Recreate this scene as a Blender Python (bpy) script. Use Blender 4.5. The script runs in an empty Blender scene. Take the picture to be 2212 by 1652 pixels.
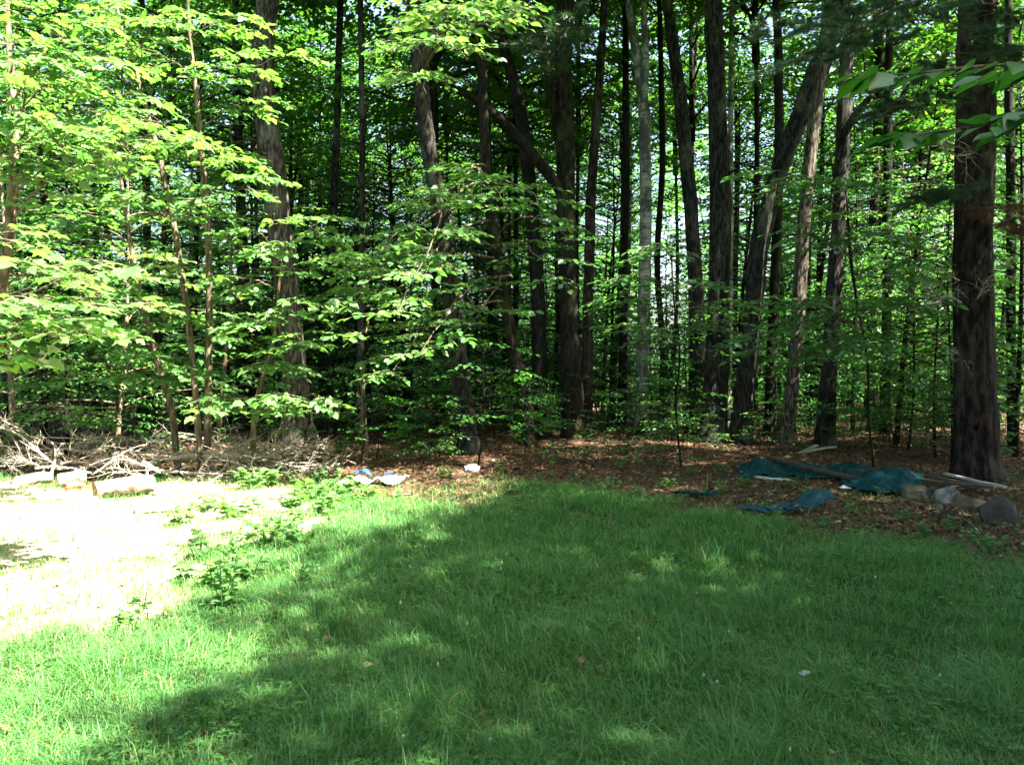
import bpy, bmesh, math, random
import numpy as np
from mathutils import Vector, Matrix, noise as mnoise

SC = bpy.context.scene
COL = SC.collection

# ------------------------------------------------------------------ camera, sky, sun, exposure
CAM_H, FPX, CX, CY = 1.6, 1916.0, 1106.0, 826.0          # eye height and lens in a 2212 x 1652 frame
PITCH = math.atan(48.0 / FPX)
cam_data = bpy.data.cameras.new('camera')
cam_data.sensor_width = 36.0
cam_data.lens = FPX / 2212.0 * 36.0
cam_data.clip_start, cam_data.clip_end = 0.05, 2000.0
cam = bpy.data.objects.new('camera', cam_data)
cam.location = (0, 0, CAM_H)
cam.rotation_euler = (math.radians(90) - PITCH, 0, 0)
COL.objects.link(cam)
SC.camera = cam

SUN_EL, SUN_AZ = math.radians(57), math.radians(118)     # azimuth clockwise from +Y (view direction)
S = Vector((math.sin(SUN_AZ) * math.cos(SUN_EL), math.cos(SUN_AZ) * math.cos(SUN_EL), math.sin(SUN_EL)))
world = bpy.data.worlds.new('World')
SC.world = world
world.use_nodes = True
wn = world.node_tree
sky = wn.nodes.new('ShaderNodeTexSky')
sky.sky_type = 'NISHITA'
sky.sun_disc = False
sky.sun_elevation = SUN_EL
sky.sun_rotation = SUN_AZ
sky.dust_density = 3.5
sky.ozone_density = 0.6
wn.links.new(sky.outputs[0], wn.nodes['Background'].inputs[0])
wn.nodes['Background'].inputs[1].default_value = 0.05
sun_data = bpy.data.lights.new('sun', 'SUN')
sun_data.energy = 5.0
sun_data.angle = math.radians(0.55)
sun_data.color = (1.0, 0.94, 0.83)
sun = bpy.data.objects.new('sun', sun_data)
sun.rotation_euler = S.to_track_quat('Z', 'Y').to_euler()
sun.location = (20, -20, 40)
COL.objects.link(sun)
vs = SC.view_settings
vs.view_transform, vs.look, vs.gamma, vs.exposure = 'Standard', 'None', 1.0, 3.7
SC.cycles.max_bounces = 4
SC.cycles.diffuse_bounces = 3
SC.cycles.glossy_bounces = 2
SC.cycles.transmission_bounces = 4
SC.cycles.caustics_reflective = False
SC.cycles.caustics_refractive = False
SC.cycles.sample_clamp_indirect = 6.0

# ------------------------------------------------------------------ helpers
rng = np.random.default_rng(11)
random.seed(5)


def ground_z(x, y):
    x, y = np.asarray(x, float), np.asarray(y, float)
    z = 0.045 * np.sin(0.9 * x + 0.4) * np.cos(0.7 * y) + 0.03 * np.sin(1.9 * x + 1.3 * y) + 0.02 * np.sin(3.1 * y - 2.3 * x)
    z = z * np.clip((y - 2.0) / 3.0, 0.2, 1) * np.clip((26 - y) / 6.0, 0.3, 1)
    z = z - 0.028 * np.clip(y - 24, 0, 60)               # the wood floor falls away gently behind the edge
    return z


def W(px, py, d):
    """world point seen at frame position (px, py) of the 2212 x 1652 frame at distance d along the view"""
    cx, cy = (px - CX) / FPX, -(py - CY) / FPX
    fy = math.cos(PITCH) + cy * math.sin(PITCH)
    t = d / fy
    return Vector((cx * t, d, CAM_H + t * (-math.sin(PITCH) + cy * math.cos(PITCH))))


def G(px, py):
    """ground point seen at a frame position"""
    cx, cy = (px - CX) / FPX, -(py - CY) / FPX
    dz = -math.sin(PITCH) + cy * math.cos(PITCH)
    t = -CAM_H / dz
    p = Vector((cx * t, t * (math.cos(PITCH) + cy * math.sin(PITCH)), 0))
    p.z = float(ground_z(p.x, p.y))
    return p


def build_mesh(name, V, faces, attr=None, smooth=False):
    """V (n,3); faces: list of int arrays (m,3) or (m,4); attr: per-vertex float called rnd"""
    me = bpy.data.meshes.new(name)
    V = np.asarray(V, np.float32)
    me.vertices.add(len(V))
    me.vertices.foreach_set('co', V.ravel())
    faces = [np.asarray(f, np.int32) for f in faces if len(f)]
    idx = np.concatenate([f.ravel() for f in faces])
    tot = np.concatenate([np.full(len(f), f.shape[1], np.int32) for f in faces])
    start = np.concatenate([[0], np.cumsum(tot)[:-1]]).astype(np.int32)
    me.loops.add(len(idx))
    me.loops.foreach_set('vertex_index', idx)
    me.polygons.add(len(tot))
    me.polygons.foreach_set('loop_start', start)
    me.polygons.foreach_set('loop_total', tot)
    if smooth:
        me.polygons.foreach_set('use_smooth', np.ones(len(tot), bool))
    if attr is not None:
        a = me.attributes.new('rnd', 'FLOAT', 'POINT')
        a.data.foreach_set('value', np.asarray(attr, np.float32))
    me.update(calc_edges=True)
    return me


class MB:
    def __init__(self):
        self.v, self.f3, self.f4, self.a, self.n = [], [], [], [], 0

    def add(self, v, f3=None, f4=None, a=0.0):
        v = np.asarray(v, float)
        if f3 is not None and len(f3):
            self.f3.append(np.asarray(f3) + self.n)
        if f4 is not None and len(f4):
            self.f4.append(np.asarray(f4) + self.n)
        self.v.append(v)
        self.a.append(np.broadcast_to(np.asarray(a, float), (len(v),)))
        self.n += len(v)

    def mesh(self, name, smooth=False, base=(0, 0, 0)):
        fs = []
        if self.f3:
            fs.append(np.concatenate(self.f3))
        if self.f4:
            fs.append(np.concatenate(self.f4))
        return build_mesh(name, np.concatenate(self.v) - np.asarray(base, float), fs, np.concatenate(self.a), smooth)


def link(name, me, mat=None, parent=None):
    o = bpy.data.objects.new(name, me)
    COL.objects.link(o)
    if me is not None and mat is not None and not me.materials:
        me.materials.append(mat)
    if parent is not None:
        o.parent = parent
    return o


def tag(o, label, cat, group=None):
    o['label'] = label
    o['category'] = cat
    if group:
        o['group'] = group
    return o


def thing(name, label, cat, loc, group=None):
    o = bpy.data.objects.new(name, None)
    COL.objects.link(o)
    o.location = loc
    o.empty_display_size = 0.2
    return tag(o, label, cat, group)


def copy_tree(o, parent=None):
    c = o.copy()
    COL.objects.link(c)
    c.parent = parent
    for ch in o.children:
        copy_tree(ch, c)
    return c


def spline(P, n):
    """Catmull-Rom through the rows of P (any number of columns)"""
    P = np.asarray(P, float)
    if len(P) == 2:
        t = np.linspace(0, 1, n)[:, None]
        return P[0] * (1 - t) + P[1] * t
    Q = np.vstack([2 * P[0] - P[1], P, 2 * P[-1] - P[-2]])
    u = np.linspace(0, len(P) - 1 - 1e-6, n)
    i = u.astype(int)
    t = (u - i)[:, None]
    a, b, c, d = Q[i], Q[i + 1], Q[i + 2], Q[i + 3]
    return 0.5 * (2 * b + (c - a) * t + (2 * a - 5 * b + 4 * c - d) * t ** 2 + (3 * b - a - 3 * c + d) * t ** 3)


def tube(mb, path, rad, sides=6, rough=0.0, seed=0.0, flare=0.0, cap=True, a=0.0):
    path = np.asarray(path, float)
    rad = np.broadcast_to(np.asarray(rad, float), (len(path),))
    n = len(path)
    T = np.gradient(path, axis=0)
    T /= np.linalg.norm(T, axis=1, keepdims=True) + 1e-9
    ref = np.array([0, 0, 1.0]) if abs(T[0][2]) < 0.8 else np.array([1.0, 0, 0])
    U = np.zeros_like(path)
    for k in range(n):
        u = ref - T[k] * ref.dot(T[k])
        u /= np.linalg.norm(u) + 1e-9
        U[k] = u
        ref = u
    B = np.cross(T, U)
    th = np.linspace(0, 2 * math.pi, sides, endpoint=False)
    r = np.repeat(rad[:, None], sides, 1)
    if rough or flare:
        for i in range(n):
            z = path[i][2]
            for j in range(sides):
                c, s = math.cos(th[j]), math.sin(th[j])
                f = 1.0
                if rough:
                    f += rough * mnoise.noise(Vector((c * 3.2 + seed, s * 3.2, z * 0.55)))
                    f += rough * 0.8 * mnoise.noise(Vector((c * 7 + seed, s * 7, z * 1.5 + 9)))
                    f += rough * 0.9 * mnoise.noise(Vector((c * 1.2 + seed, s * 1.2, z * 0.5 + 31)))
                if flare:
                    h = max(0.0, z - path[0][2])
                    f += flare * math.exp(-h / 0.28) * (0.75 + 0.7 * mnoise.noise(Vector((c * 2.0 + seed, s * 2.0, 3.3))))
                r[i, j] *= f
    V = path[:, None, :] + r[:, :, None] * (np.cos(th)[None, :, None] * U[:, None, :] + np.sin(th)[None, :, None] * B[:, None, :])
    V = V.reshape(-1, 3)
    i, j = np.meshgrid(np.arange(n - 1), np.arange(sides), indexing='ij')
    a0 = (i * sides + j).ravel()
    a1 = (i * sides + (j + 1) % sides).ravel()
    F = np.stack([a0, a1, a1 + sides, a0 + sides], 1)
    f3 = None
    if cap:
        V = np.vstack([V, path[-1:], path[:1]])
        k = np.arange(sides)
        e = (n - 1) * sides
        f3 = np.vstack([np.stack([e + k, e + (k + 1) % sides, np.full(sides, len(V) - 2)], 1),
                        np.stack([(k + 1) % sides, k, np.full(sides, len(V) - 1)], 1)])
    mb.add(V, f3, F, a)


# leaf shapes: x runs base to tip (0..1), y across, z up
LEAF4 = (np.array([(0, 0, 0), (.45, .33, .07), (1, 0, -.06), (.45, -.33, .07)], float), np.array([(0, 3, 2), (0, 2, 1)]))
LEAF5 = (np.array([(0, 0, 0), (.48, 0, -.02), (1, 0, -.1), (.42, .32, .06), (.42, -.32, .06)], float),
         np.array([(0, 1, 3), (1, 2, 3), (0, 4, 1), (4, 2, 1)]))
BEECH = (np.array([(0, 0, 0), (.2, .21, .03), (.42, .31, .05), (.66, .26, .04), (.86, .12, -.02), (1, 0, -.1),
                   (.86, -.12, -.02), (.66, -.26, .04), (.42, -.31, .05), (.2, -.21, .03),
                   (.22, 0, -.01), (.5, 0, -.02), (.76, 0, -.05)], float),
         np.array([(0, 10, 1), (1, 10, 2), (10, 11, 2), (2, 11, 3), (11, 12, 3), (3, 12, 4), (12, 5, 4),
                   (0, 9, 10), (9, 8, 10), (10, 8, 11), (8, 7, 11), (11, 7, 12), (7, 6, 12), (12, 6, 5)]))
_m = [(0, 0, 0), (.06, .22, .02), (.02, .40, 0), (.26, .38, .03), (.44, .60, -.03), (.52, .34, .05), (.60, .28, .05), (.74, .26, .03),
      (1.0, 0, -.12)]
_mv = _m + [(x, -y, z) for (x, y, z) in _m[-2:0:-1]] + [(.34, 0, .0), (.66, 0, -.02)]
_nm = len(_mv) - 2
MAPLE = (np.array(_mv, float), np.array(
    [(k, (_nm if (k < 5 or k >= _nm - 5) else _nm + 1), (k + 1) % _nm) for k in range(_nm)] + [(5, _nm, _nm + 1), (_nm + 1, _nm, _nm - 5)]))


def leaf_frames(D, N):
    D = D / (np.linalg.norm(D, axis=1, keepdims=True) + 1e-9)
    Y = np.cross(N, D)
    Y /= np.linalg.norm(Y, axis=1, keepdims=True) + 1e-9
    Z = np.cross(D, Y)
    return D, Y, Z


def add_leaves(mb, tmpl, P, D, N, size, rnd=None):
    tv, tf = tmpl
    X, Y, Z = leaf_frames(D, N)
    size = np.broadcast_to(np.asarray(size, float), (len(P),))
    V = P[:, None, :] + size[:, None, None] * (tv[None, :, 0, None] * X[:, None, :] + tv[None, :, 1, None] * Y[:, None, :] + tv[None, :, 2, None] * Z[:, None, :])
    F = (tf[None] + (np.arange(len(P)) * len(tv))[:, None, None]).reshape(-1, 3)
    if rnd is None:
        rnd = rng.random(len(P))
    mb.add(V.reshape(-1, 3), F, None, np.repeat(rnd, len(tv)))


def rot_z(v, a):
    c, s = math.cos(a), math.sin(a)
    return np.stack([v[:, 0] * c - v[:, 1] * s, v[:, 0] * s + v[:, 1] * c, v[:, 2]], 1)


def rot_y(v, a):
    c, s = math.cos(a), math.sin(a)
    return np.stack([v[:, 0] * c + v[:, 2] * s, v[:, 1], -v[:, 0] * s + v[:, 2] * c], 1)


def make_spray(L=0.8, leaf=0.11, gap=0.055, nside=5, tilt=0.32, droop=0.16):
    """a flat spray: list of twig polylines plus leaf pos / dir / normal / size, growing along +x"""
    P, D, twigs = [], [], []

    def run(p0, ang, ln, first):
        n = max(3, int(ln / gap))
        t = np.linspace(0, 1, n)
        a = ang + rng.normal(0, .12) * t
        pts = np.stack([p0[0] + ln * t * np.cos(a), p0[1] + ln * t * np.sin(a), p0[2] - droop * ln * t ** 2 + rng.normal(0, .012, n)], 1)
        twigs.append(pts)
        for k in range(first, n):
            side = 1 if k % 2 else -1
            w = a[k] + (side * rng.uniform(.6, 1.15) if k < n - 1 else rng.normal(0, .2))
            P.append(pts[k]); D.append((math.cos(w), math.sin(w), rng.normal(-.22, .2)))
        return pts

    main = run(np.zeros(3), 0.0, L, 2)
    for k in range(nside):
        f = .12 + .68 * (k + rng.random() * .6) / nside
        i = int(f * (len(main) - 1))
        run(main[i], (1 if k % 2 else -1) * rng.uniform(.55, .95), L * (1 - f) * rng.uniform(.55, .85) + .08, 1)
    P, D = np.array(P), np.array(D)
    N = np.stack([rng.normal(0, tilt, len(P)), rng.normal(0, tilt, len(P)), np.ones(len(P))], 1)
    return twigs, P, D, N, leaf * rng.uniform(.5, 1.25, len(P))


def place_spray(sp, origin, az, pitch, scale=1.0):
    tw, P, D, N, s = sp
    f = lambda v: rot_z(rot_y(v, -pitch), az)
    o = np.asarray(origin, float)
    return [f(t) * scale + o for t in tw], f(P) * scale + o, f(D), f(N), s * (0.5 + 0.5 * scale)


# ------------------------------------------------------------------ materials
def nodes_of(name):
    m = bpy.data.materials.new(name)
    m.use_nodes = True
    nt = m.node_tree
    b = nt.nodes['Principled BSDF']
    return m, nt, b, nt.nodes.new, nt.links.new


def ramp(nt, fac, stops):
    r = nt.nodes.new('ShaderNodeValToRGB')
    e = r.color_ramp.elements
    while len(e) < len(stops):
        e.new(0.5)
    for k, (p, c) in enumerate(stops):
        e[k].position = p
        e[k].color = (*c, 1)
    nt.links.new(fac, r.inputs[0])
    return r.outputs[0]


def noise(nt, vec, scale, detail=4, rough=0.6):
    n = nt.nodes.new('ShaderNodeTexNoise')
    n.inputs['Scale'].default_value = scale
    n.inputs['Detail'].default_value = detail
    n.inputs['Roughness'].default_value = rough
    if vec is not None:
        nt.links.new(vec, n.inputs['Vector'])
    return n.outputs['Fac']


def mapped(nt, scale):
    tc = nt.nodes.new('ShaderNodeTexCoord')
    mp = nt.nodes.new('ShaderNodeMapping')
    mp.inputs['Scale'].default_value = scale
    nt.links.new(tc.outputs['Object'], mp.inputs['Vector'])
    return mp.outputs[0]


def mixc(nt, fac, a, b):
    m = nt.nodes.new('ShaderNodeMix')
    m.data_type = 'RGBA'
    for s, v in ((m.inputs['Factor'], fac), (m.inputs['A'], a), (m.inputs['B'], b)):
        if hasattr(v, 'is_linked'):
            nt.links.new(v, s)
        elif isinstance(v, tuple):
            s.default_value = (*v, 1)
        else:
            s.default_value = v
    return m.outputs['Result']


def bump(nt, b, h, strength, dist=0.02):
    n = nt.nodes.new('ShaderNodeBump')
    n.inputs['Strength'].default_value = strength
    n.inputs['Distance'].default_value = dist
    nt.links.new(h, n.inputs['Height'])
    nt.links.new(n.outputs[0], b.inputs['Normal'])


def rnd_value(nt, obj_amount=1.0):
    a = nt.nodes.new('ShaderNodeAttribute')
    a.attribute_name = 'rnd'
    o = nt.nodes.new('ShaderNodeObjectInfo')
    m = nt.nodes.new('ShaderNodeMath'); m.operation = 'MULTIPLY_ADD'
    nt.links.new(o.outputs['Random'], m.inputs[0]); m.inputs[1].default_value = obj_amount
    nt.links.new(a.outputs['Fac'], m.inputs[2])
    f = nt.nodes.new('ShaderNodeMath'); f.operation = 'FRACT'
    nt.links.new(m.outputs[0], f.inputs[0])
    return f.outputs[0]


def leaf_mat(name, stops, tstops, trans=0.40, rough=0.36, spec=0.5):
    m, nt, b, new, ln = nodes_of(name)
    v = rnd_value(nt)
    ln(ramp(nt, v, stops), b.inputs['Base Color'])
    b.inputs['Roughness'].default_value = rough
    b.inputs['Specular IOR Level'].default_value = spec
    t = new('ShaderNodeBsdfTranslucent')
    ln(ramp(nt, v, tstops), t.inputs['Color'])
    mx = new('ShaderNodeMixShader')
    mx.inputs[0].default_value = trans
    ln(b.outputs[0], mx.inputs[1]); ln(t.outputs[0], mx.inputs[2])
    ln(mx.outputs[0], nt.nodes['Material Output'].inputs[0])
    return m


M = {}
M['leaf'] = leaf_mat('leaf_green', [(0, (.032, .100, .026)), (.5, (.050, .14, .036)), (1, (.075, .165, .050))],
                     [(0, (.06, .25, .022)), (1, (.14, .36, .04))])
M['leaf_maple'] = leaf_mat('leaf_maple', [(0, (.05, .13, .036)), (.6, (.070, .165, .050)), (1, (.105, .185, .060))],
                           [(0, (.09, .30, .03)), (1, (.21, .40, .05))])
M['leaf_dark'] = leaf_mat('leaf_beech', [(0, (.022, .085, .022)), (1, (.045, .125, .024))], [(0, (.03, .18, .012)), (1, (.08, .28, .016))], .36)
M['leaf_canopy'] = leaf_mat('leaf_canopy', [(0, (.035, .10, .018)), (1, (.07, .16, .03))], [(0, (.06, .24, .012)), (1, (.16, .38, .02))], .4)
M['leaf_hemlock'] = leaf_mat('leaf_hemlock', [(0, (.012, .036, .014)), (1, (.026, .062, .022))], [(0, (.012, .05, .01)), (1, (.025, .08, .015))], .2)
M['needle'] = leaf_mat('pine_needle', [(0, (.020, .062, .022)), (1, (.045, .10, .035))], [(0, (.02, .08, .015)), (1, (.04, .12, .02))], .2)
M['needle_dead'] = leaf_mat('dead_needle', [(0, (.07, .038, .024)), (1, (.14, .085, .052))], [(0, (.1, .04, .02)), (1, (.15, .07, .03))], .2, .8, .1)
M['litter'] = leaf_mat('dead_leaf', [(0, (.022, .012, .008)), (.4, (.055, .028, .016)), (.75, (.12, .062, .034)), (1, (.27, .18, .115))],
                       [(0, (.1, .04, .02)), (1, (.2, .1, .04))], .15, .6, .2)
M['grass'] = leaf_mat('grass_blade', [(0, (.036, .122, .031)), (.55, (.057, .165, .041)), (.9, (.09, .195, .052)), (1, (.20, .19, .08))],
                      [(0, (.06, .24, .02)), (1, (.15, .34, .03))], .34, .5, .25)
M['straw'] = leaf_mat('dry_grass', [(0, (.20, .22, .08)), (.5, (.34, .32, .15)), (1, (.48, .43, .26))], [(0, (.16, .2, .05)), (1, (.3, .28, .1))], .25, .7, .1)
M['clover'] = leaf_mat('clover_leaf', [(0, (.035, .12, .03)), (1, (.06, .16, .035))], [(0, (.05, .22, .02)), (1, (.1, .3, .03))], .3)
M['petal'] = leaf_mat('clover_bloom', [(0, (.35, .36, .32)), (1, (.5, .5, .46))], [(0, (.4, .4, .35)), (1, (.5, .5, .45))], .2, .7, .1)


def bark(name, dark, light, vscale=(15, 15, 3.2), lichen=(.20, .21, .15), lich=0.25, bstr=1.0, moss=None):
    m, nt, b, new, ln = nodes_of(name)
    vec = mapped(nt, vscale)
    n1 = noise(nt, vec, 1.6, 6, .62)
    n2 = noise(nt, mapped(nt, (60, 60, 22)), 1.0, 3, .6)
    col = ramp(nt, n1, [(.40, tuple(c * .5 for c in dark)), (.47, dark), (.60, light)])
    col = mixc(nt, ramp(nt, n2, [(.3, (0, 0, 0)), (.8, (.5, .5, .5))]), col, tuple(c * .45 for c in dark))
    nl = noise(nt, mapped(nt, (2.2, 2.2, 1.3)), 1.0, 5, .7)
    col = mixc(nt, ramp(nt, nl, [(.52, (0, 0, 0)), (.66, (lich, lich, lich))]), col, lichen)
    if moss:
        nm = noise(nt, mapped(nt, (1.3, 1.3, .8)), 1.0, 4, .7)
        col = mixc(nt, ramp(nt, nm, [(.55, (0, 0, 0)), (.68, (.8, .8, .8))]), col, moss)
    ln(col, b.inputs['Base Color'])
    b.inputs['Roughness'].default_value = .9
    b.inputs['Specular IOR Level'].default_value = .15
    bump(nt, b, n1, bstr, .03)
    return m


M['bark_oak'] = bark('bark_oak', (.04, .032, .025), (.16, .135, .105), lich=.45)
M['bark_grey'] = bark('bark_grey', (.010, .0088, .0075), (.050, .044, .038), lich=.3)
M['bark_dark'] = bark('bark_dark', (.008, .0065, .005), (.024, .020, .016), lich=.08)
M['bark_moss'] = bark('bark_moss', (.009, .0075, .005), (.030, .025, .017), lich=.1, moss=(.075, .08, .02))
M['bark_pine'] = bark('bark_pine', (.009, .006, .005), (.045, .029, .024), vscale=(9, 9, 2.6), lich=.15, bstr=1.0)
M['bark_red'] = bark('bark_red', (.02, .013, .010), (.075, .05, .04), vscale=(9, 9, 3.0), lich=.2)
M['bark_young'] = bark('bark_young', (.10, .075, .048), (.19, .155, .105), vscale=(14, 14, 3), bstr=.35, lich=.3)
M['twig'] = bark('twig_bark', (.10, .075, .05), (.20, .155, .11), vscale=(30, 30, 30), bstr=.2)
M['deadwood'] = bark('dead_wood', (.30, .25, .19), (.55, .48, .39), vscale=(20, 20, 20), bstr=.3, lich=.1)
M['deadgrey'] = bark('dead_twig', (.22, .185, .15), (.43, .38, .32), vscale=(30, 30, 30), bstr=.2, lich=.1)


def birch():
    m, nt, b, new, ln = nodes_of('bark_birch')
    n1 = noise(nt, mapped(nt, (2.5, 2.5, 26)), 1.0, 4, .65)
    n2 = noise(nt, mapped(nt, (5, 5, 2.4)), 1.0, 5, .7)
    c = ramp(nt, n1, [(.36, (.07, .06, .055)), (.46, (.30, .29, .27)), (.8, (.46, .445, .42))])
    c = mixc(nt, ramp(nt, n2, [(.44, (0, 0, 0)), (.54, (.9, .9, .9))]), c, (.045, .04, .036))
    ln(c, b.inputs['Base Color'])
    b.inputs['Roughness'].default_value = .75
    bump(nt, b, n1, .3, .01)
    return m


M['bark_birch'] = birch()


def wood_cut(name, c1, c2):
    m, nt, b, new, ln = nodes_of(name)
    n = noise(nt, mapped(nt, (9, 9, 9)), 1.0, 5, .7)
    ln(ramp(nt, n, [(.3, c1), (.7, c2)]), b.inputs['Base Color'])
    b.inputs['Roughness'].default_value = .85
    bump(nt, b, n, .4, .01)
    return m


M['cut_end'] = wood_cut('cut_wood', (.14, .09, .055), (.30, .21, .13))
M['cut_orange'] = wood_cut('cut_orange_wood', (.16, .075, .03), (.28, .14, .06))
M['log_bark'] = bark('log_bark', (.20, .16, .12), (.44, .39, .32), vscale=(8, 8, 8), bstr=.6)


def plain_noise(name, c1, c2, scale=(6, 6, 6), rough=.8, b_s=.4, spec=.3, dist=.01):
    m, nt, b, new, ln = nodes_of(name)
    n = noise(nt, mapped(nt, scale), 1.0, 6, .68)
    ln(ramp(nt, n, [(.3, c1), (.7, c2)]), b.inputs['Base Color'])
    b.inputs['Roughness'].default_value = rough
    b.inputs['Specular IOR Level'].default_value = spec
    bump(nt, b, n, b_s, dist)
    return m


M['rock_grey'] = plain_noise('rock_grey', (.055, .058, .058), (.17, .175, .17), (15, 15, 15), .95, 1.0, .15, .05)
M['rock_tan'] = plain_noise('rock_tan', (.05, .04, .028), (.15, .122, .085), (7, 7, 7), .9, .8, .2, .03)
M['rock_dark'] = plain_noise('rock_dark', (.016, .016, .014), (.055, .053, .047), (6, 6, 6), .9, .8, .2, .03)
M['rock_pale'] = plain_noise('rock_pale', (.26, .235, .195), (.46, .43, .37), (6, 6, 6), .9, .6, .2, .03)
M['board_white'] = plain_noise('board_painted', (.30, .30, .28), (.62, .64, .62), (3, 22, 22), .7, .3)
M['board_grey'] = plain_noise('board_weathered', (.15, .145, .12), (.30, .30, .25), (3, 24, 24), .85, .4)
M['board_dark'] = plain_noise('board_dark', (.028, .024, .02), (.075, .062, .05), (3, 24, 24), .85, .4)
M['tarp'] = plain_noise('tarp_teal', (.001, .026, .032), (.003, .046, .054), (14, 14, 14), .7, .25, .15, .006)
M['tarp_lit'] = plain_noise('tarp_blue_lit', (.002, .032, .046), (.005, .056, .076), (14, 14, 14), .65, .25, .18, .006)  # lighter, bluer copy of the teal tarp, its lit look put into the colour
M['plastic_white'] = plain_noise('plastic_white', (.55, .60, .66), (.74, .78, .82), (20, 20, 20), .45, .2, .4, .004)
M['plastic_blue'] = plain_noise('plastic_blue', (.02, .09, .30), (.05, .20, .48), (20, 20, 20), .4, .2, .4, .004)
M['jug'] = plain_noise('plastic_grey', (.22, .245, .27), (.31, .335, .36), (9, 9, 9), .5, .1, .4, .004)


def ground_mat():
    m, nt, b, new, ln = nodes_of('ground_soil')
    tc = new('ShaderNodeTexCoord')
    P = tc.outputs['Object']
    at = lambda nme: (lambda a: (setattr(a, 'attribute_name', nme), a.outputs['Fac'])[1])(new('ShaderNodeAttribute'))
    n1 = noise(nt, P, 2.2, 8, .7)
    n2 = noise(nt, P, 16, 6, .7)
    n3 = noise(nt, P, 60, 3, .6)
    soil = ramp(nt, n2, [(.25, (.030, .021, .014)), (.5, (.075, .047, .028)), (.75, (.13, .08, .048))])
    lawn = ramp(nt, n2, [(.25, (.018, .040, .014)), (.55, (.032, .075, .020)), (.8, (.075, .08, .036))])
    sand_sun = ramp(nt, n2, [(.2, (.22, .17, .10)), (.5, (.40, .34, .22)), (.8, (.52, .46, .33))])  # pale sand tone that also paints in the burnt-out sun patch
    c = mixc(nt, at('lawn'), soil, lawn)
    c = mixc(nt, at('sand_sun'), c, sand_sun)
    c = mixc(nt, ramp(nt, n3, [(.4, (0, 0, 0)), (.8, (.35, .35, .35))]), c, (.02, .016, .01))
    ln(c, b.inputs['Base Color'])
    b.inputs['Roughness'].default_value = .95
    b.inputs['Specular IOR Level'].default_value = .1
    bump(nt, b, n2, .8, .04)
    return m


# ------------------------------------------------------------------ ground
def lawn_edge(x):
    """distance at which the lawn gives way to leaf litter"""
    xs = [-30, -6.5, -4, -1.5, 0.5, 1.8, 2.8, 3.8, 6, 30]
    ys = [11.6, 11.5, 11.2, 10.6, 10.4, 9.2, 7.9, 7.4, 7.0, 7.0]
    x = np.asarray(x, float)
    return np.interp(x, xs, ys) + 0.25 * np.sin(2.3 * x) + 0.15 * np.sin(5.1 * x + 1)


def lawn_mask(x, y):
    x, y = np.asarray(x, float), np.asarray(y, float)
    w = .45 * np.sin(1.7 * x + .9 * y) + .3 * np.sin(3.9 * x - 2.7 * y) + .2 * np.sin(8.1 * x + 6.3 * y)
    return 1 / (1 + np.exp((y - lawn_edge(x) + w) / 0.34))


def sand_sun_mask(x, y):
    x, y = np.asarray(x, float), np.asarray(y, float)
    e = ((x + 5.0) / 2.95) ** 4 + ((y - 7.4) / 4.1) ** 4  # sand by the logs, stretched to paint the bright sun patch over grass
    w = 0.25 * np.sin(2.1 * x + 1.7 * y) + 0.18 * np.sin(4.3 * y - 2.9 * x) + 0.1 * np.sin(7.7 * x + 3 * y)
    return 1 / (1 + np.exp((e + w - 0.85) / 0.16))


def make_ground():
    xs = np.concatenate([np.linspace(-900, -40, 12), np.linspace(-36, -9, 30), np.linspace(-8.8, 8.8, 150), np.linspace(9, 36, 30), np.linspace(40, 900, 12)])
    ys = np.concatenate([np.linspace(-300, -20, 8), np.linspace(-16, 1.8, 14), np.linspace(2, 20, 150), np.linspace(20.5, 80, 60), np.linspace(90, 1200, 14)])
    X, Y = np.meshgrid(xs, ys)
    Z = ground_z(X, Y)
    near = (np.abs(X) < 9.5) & (Y > 1.5) & (Y < 21)
    Z = Z + np.where(near, 0.012 * np.sin(9 * X + 4 * Y) * np.sin(7 * Y - 3 * X), 0)
    V = np.stack([X.ravel(), Y.ravel(), Z.ravel()], 1)
    nx, ny = len(xs), len(ys)
    i, j = np.meshgrid(np.arange(ny - 1), np.arange(nx - 1), indexing='ij')
    a = (i * nx + j).ravel()
    me = build_mesh('ground', V, [np.stack([a, a + 1, a + nx + 1, a + nx], 1)], None, True)
    for nme, f in (('lawn', lawn_mask), ('sand_sun', sand_sun_mask)):
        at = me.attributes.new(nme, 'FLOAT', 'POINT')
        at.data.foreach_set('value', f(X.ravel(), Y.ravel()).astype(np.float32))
    o = link('ground', me, ground_mat())
    o['kind'] = 'structure'


make_ground()

# ------------------------------------------------------------------ hero tree trunks
def trunk_path(pts, dtop=None, zmax=13.0):
    """pts: (px, py, width px) from base to the top of the frame; first row stands on the ground"""
    b = G(pts[0][0], pts[0][1])
    d0 = b.y
    rows = []
    for k, (x, y, w) in enumerate(pts):
        f = (pts[0][1] - y) / max(1.0, pts[0][1])
        d = d0 + (0 if dtop is None else (dtop - d0) * f)
        p = W(x, y, d) if k else b
        rows.append((p.x, p.y, p.z - (0.05 if k == 0 else 0), w / FPX * d / 2))
    rows = np.array(rows)
    last, prev = rows[-1], rows[-2]
    if zmax > last[2] + 1:
        dz = zmax - last[2]
        slope = (last[:2] - prev[:2]) / (last[2] - prev[2])
        rows = np.vstack([rows, [last[0] + slope[0] * dz * .35, last[1] + slope[1] * dz * .35, last[2] + dz * .5, last[3] * .7],
                          [last[0] + slope[0] * dz * .55, last[1] + slope[1] * dz * .55, zmax, last[3] * .25]])
    return b, rows


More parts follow.
